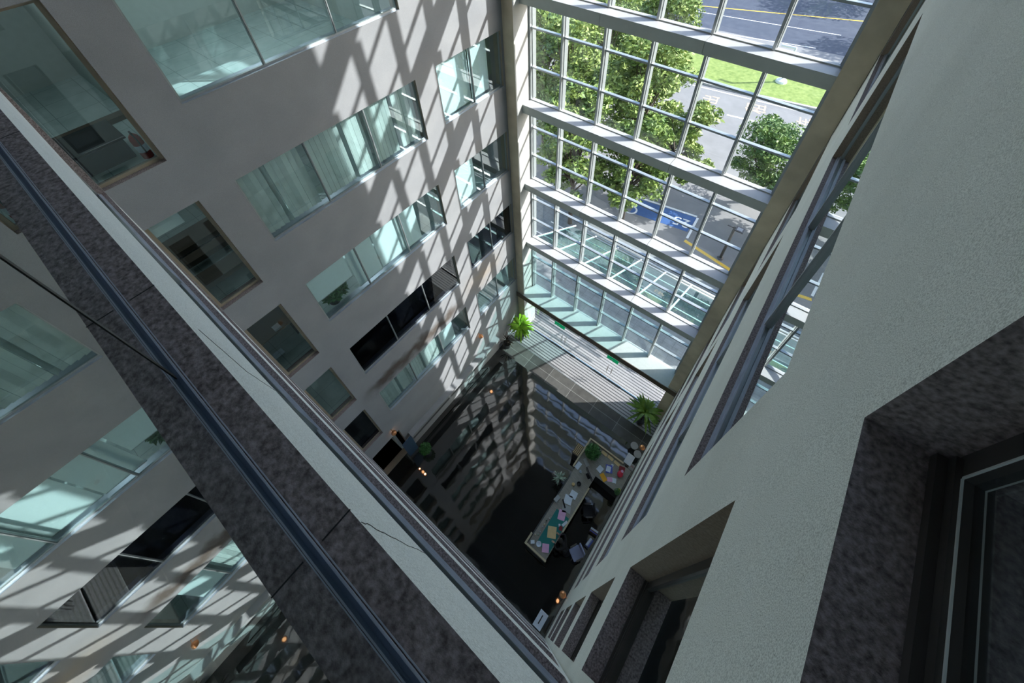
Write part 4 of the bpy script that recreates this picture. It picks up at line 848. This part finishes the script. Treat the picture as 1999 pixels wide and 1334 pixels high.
# seated person leaning over the counter: one continuous skinned body
def person(label):
    e = empty('person', (8.28, -7.70, G), label, 'person')
    J = {'pel': (8.36, -7.78, -7.72), 'sp1': (8.30, -7.77, -7.50), 'chest': (8.17, -7.75, -7.20), 'neck': (8.08, -7.74, -6.98), 'head0': (8.04, -7.735, -6.90),
         'shL': (8.17, -7.55, -7.05), 'elL': (8.02, -7.42, -7.02), 'wrL': (7.86, -7.56, -7.035), 'shR': (8.17, -7.95, -7.05), 'elR': (8.02, -8.06, -7.02), 'wrR': (7.86, -7.93, -7.035),
         'hipL': (8.34, -7.68, -7.74), 'knL': (7.99, -7.64, -7.72), 'anL': (8.02, -7.64, -8.13), 'toL': (7.93, -7.64, -8.165), 'hipR': (8.34, -7.88, -7.74), 'knR': (7.99, -7.92, -7.72), 'anR': (8.02, -7.92, -8.13), 'toR': (7.93, -7.92, -8.165)}
    R = {'pel': 0.13, 'sp1': 0.125, 'chest': 0.14, 'neck': 0.055, 'head0': 0.055, 'shL': 0.06, 'shR': 0.06, 'elL': 0.043, 'elR': 0.043, 'wrL': 0.028, 'wrR': 0.028, 'hipL': 0.09, 'hipR': 0.09, 'knL': 0.062, 'knR': 0.062, 'anL': 0.042, 'anR': 0.042, 'toL': 0.036, 'toR': 0.036}
    E_ = [('pel', 'sp1'), ('sp1', 'chest'), ('chest', 'neck'), ('neck', 'head0'), ('chest', 'shL'), ('shL', 'elL'), ('elL', 'wrL'), ('chest', 'shR'), ('shR', 'elR'), ('elR', 'wrR'), ('pel', 'hipL'), ('hipL', 'knL'), ('knL', 'anL'), ('anL', 'toL'), ('pel', 'hipR'), ('hipR', 'knR'), ('knR', 'anR'), ('anR', 'toR')]
    def skin(name, pts, rad, edges, mt, root):
        ks = list(pts); org = Vector(e.location); me = bpy.data.meshes.new(name); me.from_pydata([tuple(Vector(pts[k]) - org) for k in ks], [(ks.index(a), ks.index(b)) for a, b in edges], [])
        me.materials.append(mt); o = bpy.data.objects.new(name, me); COL.objects.link(o); o.parent = e
        md = o.modifiers.new('skin', 'SKIN'); md.use_smooth_shade = True
        for i, k in enumerate(ks): me.skin_vertices[0].data[i].radius = (rad[k], rad[k]); me.skin_vertices[0].data[i].use_root = (k == root)
        s_ = o.modifiers.new('sub', 'SUBSURF'); s_.levels = 2; s_.render_levels = 2
        return o
    skin('body', J, R, E_, M_CLOTH, 'pel')
    h = MB(); hc = (7.99, -7.735, -6.80)
    h.ball(hc, 0.095, 14, sc_=(1.0, 0.82, 1.15)); h.ball((hc[0] - 0.098, hc[1], hc[2] - 0.02), 0.016, 6); 
    for s_ in (-1, 1): h.ball((hc[0] + 0.0, hc[1] + s_ * 0.08, hc[2] - 0.01), 0.02, 6, sc_=(0.8, 0.5, 1.3))
    obj('head', h, M_SKIN, e, smooth=True)
    f = MB()
    for s_ in (-1, 1): f.ball((hc[0] - 0.085, hc[1] + s_ * 0.032, hc[2] + 0.005), 0.011, 6)
    obj('eyes', f, M_BLACK, e, smooth=True); obj('mouth', MB().box(hc[0] - 0.088, hc[0] - 0.082, hc[1] - 0.025, hc[1] + 0.025, hc[2] - 0.056, hc[2] - 0.048), M_REDD, e)
    hh = MB().ball((hc[0] + 0.02, hc[1], hc[2] + 0.02), 0.105, 14, sc_=(1.0, 0.9, 1.1)); obj('hair', hh, M_HAIR, e, smooth=True)
    for s_, wr in ((1, 'wrL'), (-1, 'wrR')):
        w_ = Vector(J[wr]); pts = {'w': tuple(w_), 'p': tuple(w_ + Vector((-0.055, -0.01 * s_, -0.005)))}; rad = {'w': 0.024, 'p': 0.027}; ed = [('w', 'p')]
        for i in range(4):
            off = (i - 1.5) * 0.018; L_ = (0.06, 0.07, 0.066, 0.052)[i]; b0 = w_ + Vector((-0.08, off - 0.01 * s_, -0.004)); b1 = b0 + Vector((-L_ * 0.55, 0, 0.004)); b2 = b1 + Vector((-L_ * 0.45, 0, -0.014))
            for nm, q in (('a', b0), ('b', b1), ('c', b2)): pts[nm + str(i)] = tuple(q); rad[nm + str(i)] = 0.0085
            ed += [('p', 'a%d' % i), ('a%d' % i, 'b%d' % i), ('b%d' % i, 'c%d' % i)]
        q0 = w_ + Vector((-0.03, -0.035 * s_, -0.004)); q1 = q0 + Vector((-0.03, -0.02 * s_, -0.002)); pts['t0'] = tuple(q0); pts['t1'] = tuple(q1); rad['t0'] = rad['t1'] = 0.010; ed += [('w', 't0'), ('t0', 't1')]
        skin('hand', pts, rad, ed, M_SKIN, 'w')
    obj('sleeve_cuff', MB().tube([(7.90, -7.53, -7.033), (7.86, -7.56, -7.035)], 0.036, 10), M_PURP, e)
    return e
person('person in dark clothes seated and leaning over the teal mat')
e2 = empty('stool', (8.38, -7.78, G), 'low black stool under the seated person', 'stool')
obj('seat', MB().lathe((8.38, -7.78, G + 0.28), [(0.17, 0), (0.17, 0.06)], 16), M_CLOTH, e2); obj('post', MB().tube([(8.38, -7.78, G), (8.38, -7.78, G + 0.28)], 0.05, 8), M_FRAMED, e2)

# tilted screen kiosk near the camera's nadir
e2 = empty('information_stand', (8.85, -10.1, G), 'lectern with a slanted white sheet showing a black squiggle', 'stand')
obj('pedestal', MB().box(8.72, 9.08, -10.3, -9.95, G, -7.35), M_OFFD, e2)
T = lambda q: Vector((8.80 + q.x, -10.16 + q.y, -7.22 + q.z + q.x * 0.25))
obj('panel', MB().box(-0.16, 0.18, -0.30, 0.26, 0, 0.02, T=T), M_PAPER, e2); obj('drawing', MB().box(-0.02, 0.02, -0.16, 0.14, 0.02, 0.024, T=T), M_BLACK, e2)

# wall lamps
def wall_lamp(x, y, z, nx, label, s=1.0):
    e = empty('wall_lamp', (x, y, z), label, 'lamp', 'copper wall lamps')
    obj('bracket', MB().tube([(x, y, z + 0.1), (x + nx * 0.18, y, z + 0.12), (x + nx * 0.18, y, z + 0.04)], 0.012, 8), M_COPPER, e)
    obj('shade', MB().lathe((x + nx * 0.18, y, z - 0.03), [(0.10, 0), (0.12, 0.02), (0.09, 0.09), (0.03, 0.12)], 16), M_COPPER, e)
    obj('bulb', MB().ball((x + nx * 0.18, y, z - 0.02), 0.075 * s, 10), M_LAMP, e, smooth=True)
wall_lamp(0.0, -9.2, -4.95, 1, 'lit copper lamp on the left wall beside the dark doorway')
wall_lamp(0.0, -3.5, -4.75, 1, 'lit copper lamp on the left wall near the corner')
wall_lamp(9.21, -9.15, -5.6, -1, 'lit copper lamp low on the right wall near the camera side')
wall_lamp(9.13, -2.75, -6.2, -1, 'lit copper lamp on the right wall above the counter')
# low wall base details on the left
mb = MB().box(0.0, 0.28, -8.7, -2.35, -6.75, -6.55); tag(obj('wall_ledge', mb, M_LEFT), 'pale stone ledge along the foot of the left wall', 'ledge', kind='structure')
mb = MB().box(0.0, 0.04, -8.6, -3.3, -7.55, -7.25); tag(obj('wall_groove', mb, M_OFFD), 'dark recessed band low on the left wall', 'trim', kind='structure')
e2 = empty('roll_up_banner', (0.35, -9.0, G), 'dark blue banner stand beside the low left wall', 'banner')
obj('banner_sheet', MB().box(0.25, 0.27, -9.25, -8.72, G + 0.05, -6.4), mat('banner_blue', (0.03, 0.07, 0.13), 0.5), e2); obj('banner_foot', MB().box(0.18, 0.40, -9.28, -8.70, G, G + 0.05), M_FRAMED, e2)
for i, (x, y) in enumerate(((1.05, -9.35), (1.42, -9.35))):
    e2 = empty('candle_lamp', (x, y, G), ['small glowing floor lamp nearer the left wall', 'brighter glowing floor lamp farther from the left wall'][i], 'lamp')
    obj('holder', MB().lathe((x, y, G), [(0.05, 0), (0.06, 0.10)], 12), M_COPPER, e2); obj('glow', MB().ball((x, y, G + 0.12), 0.03 + 0.014 * i, 8), M_LAMP, e2, smooth=True)
# chrome stand-offs behind the near glass
for i, (x, y) in enumerate(((7.42, -10.64), (7.70, -10.64))):
    e2 = empty('glass_standoff', (x, y, 13.682), ['chrome stand-off behind the near glass, upper left one', 'chrome stand-off behind the near glass beside the seal'][i], 'fitting')
    obj('barrel', MB().tube([(x, y, 13.682), (x, y, 13.74)], 0.017, 16), M_FRAMED, e2, smooth=False); obj('cap', MB().tube([(x, y, 13.74), (x, y, 13.745)], 0.0175, 16), M_STEEL, e2)
# plaster cracks and granite joints below the near window
def crack(path, label, seed):
    rnd = random.Random(seed); mb = MB(); pts = []
    for (a, b) in zip(path, path[1:]):
        for i in range(12):
            t = i / 12; pts.append((a[0] + (b[0] - a[0]) * t + rnd.uniform(-0.005, 0.005), -10.5095, a[1] + (b[1] - a[1]) * t))
    pts.append((path[-1][0], -10.5095, path[-1][1])); mb.tube(pts, 0.0011, 4); tag(obj('plaster_crack', mb, M_BLACK), label, 'crack', kind='structure')
crack([(8.42, 13.67), (8.395, 13.25), (8.35, 12.68)], 'thin dark crack in the near plaster, lower right one', 2)
crack([(7.54, 13.55), (7.53, 13.23), (7.28, 12.68)], 'thin dark crack in the near plaster, upper left one', 3)
for x in (8.39, 7.40, 6.0, 4.6): tag(obj('granite_joint', MB().box(x - 0.0015, x + 0.0015, -10.58, -10.5085, 13.6795, 13.6812), M_BLACK), 'fine dark joint across the near granite sill, ' + {8.39: 'first from the right wall', 7.40: 'second from the right wall', 6.0: 'third from the right wall', 4.6: 'fourth from the right wall'}[x], 'joint', kind='structure')
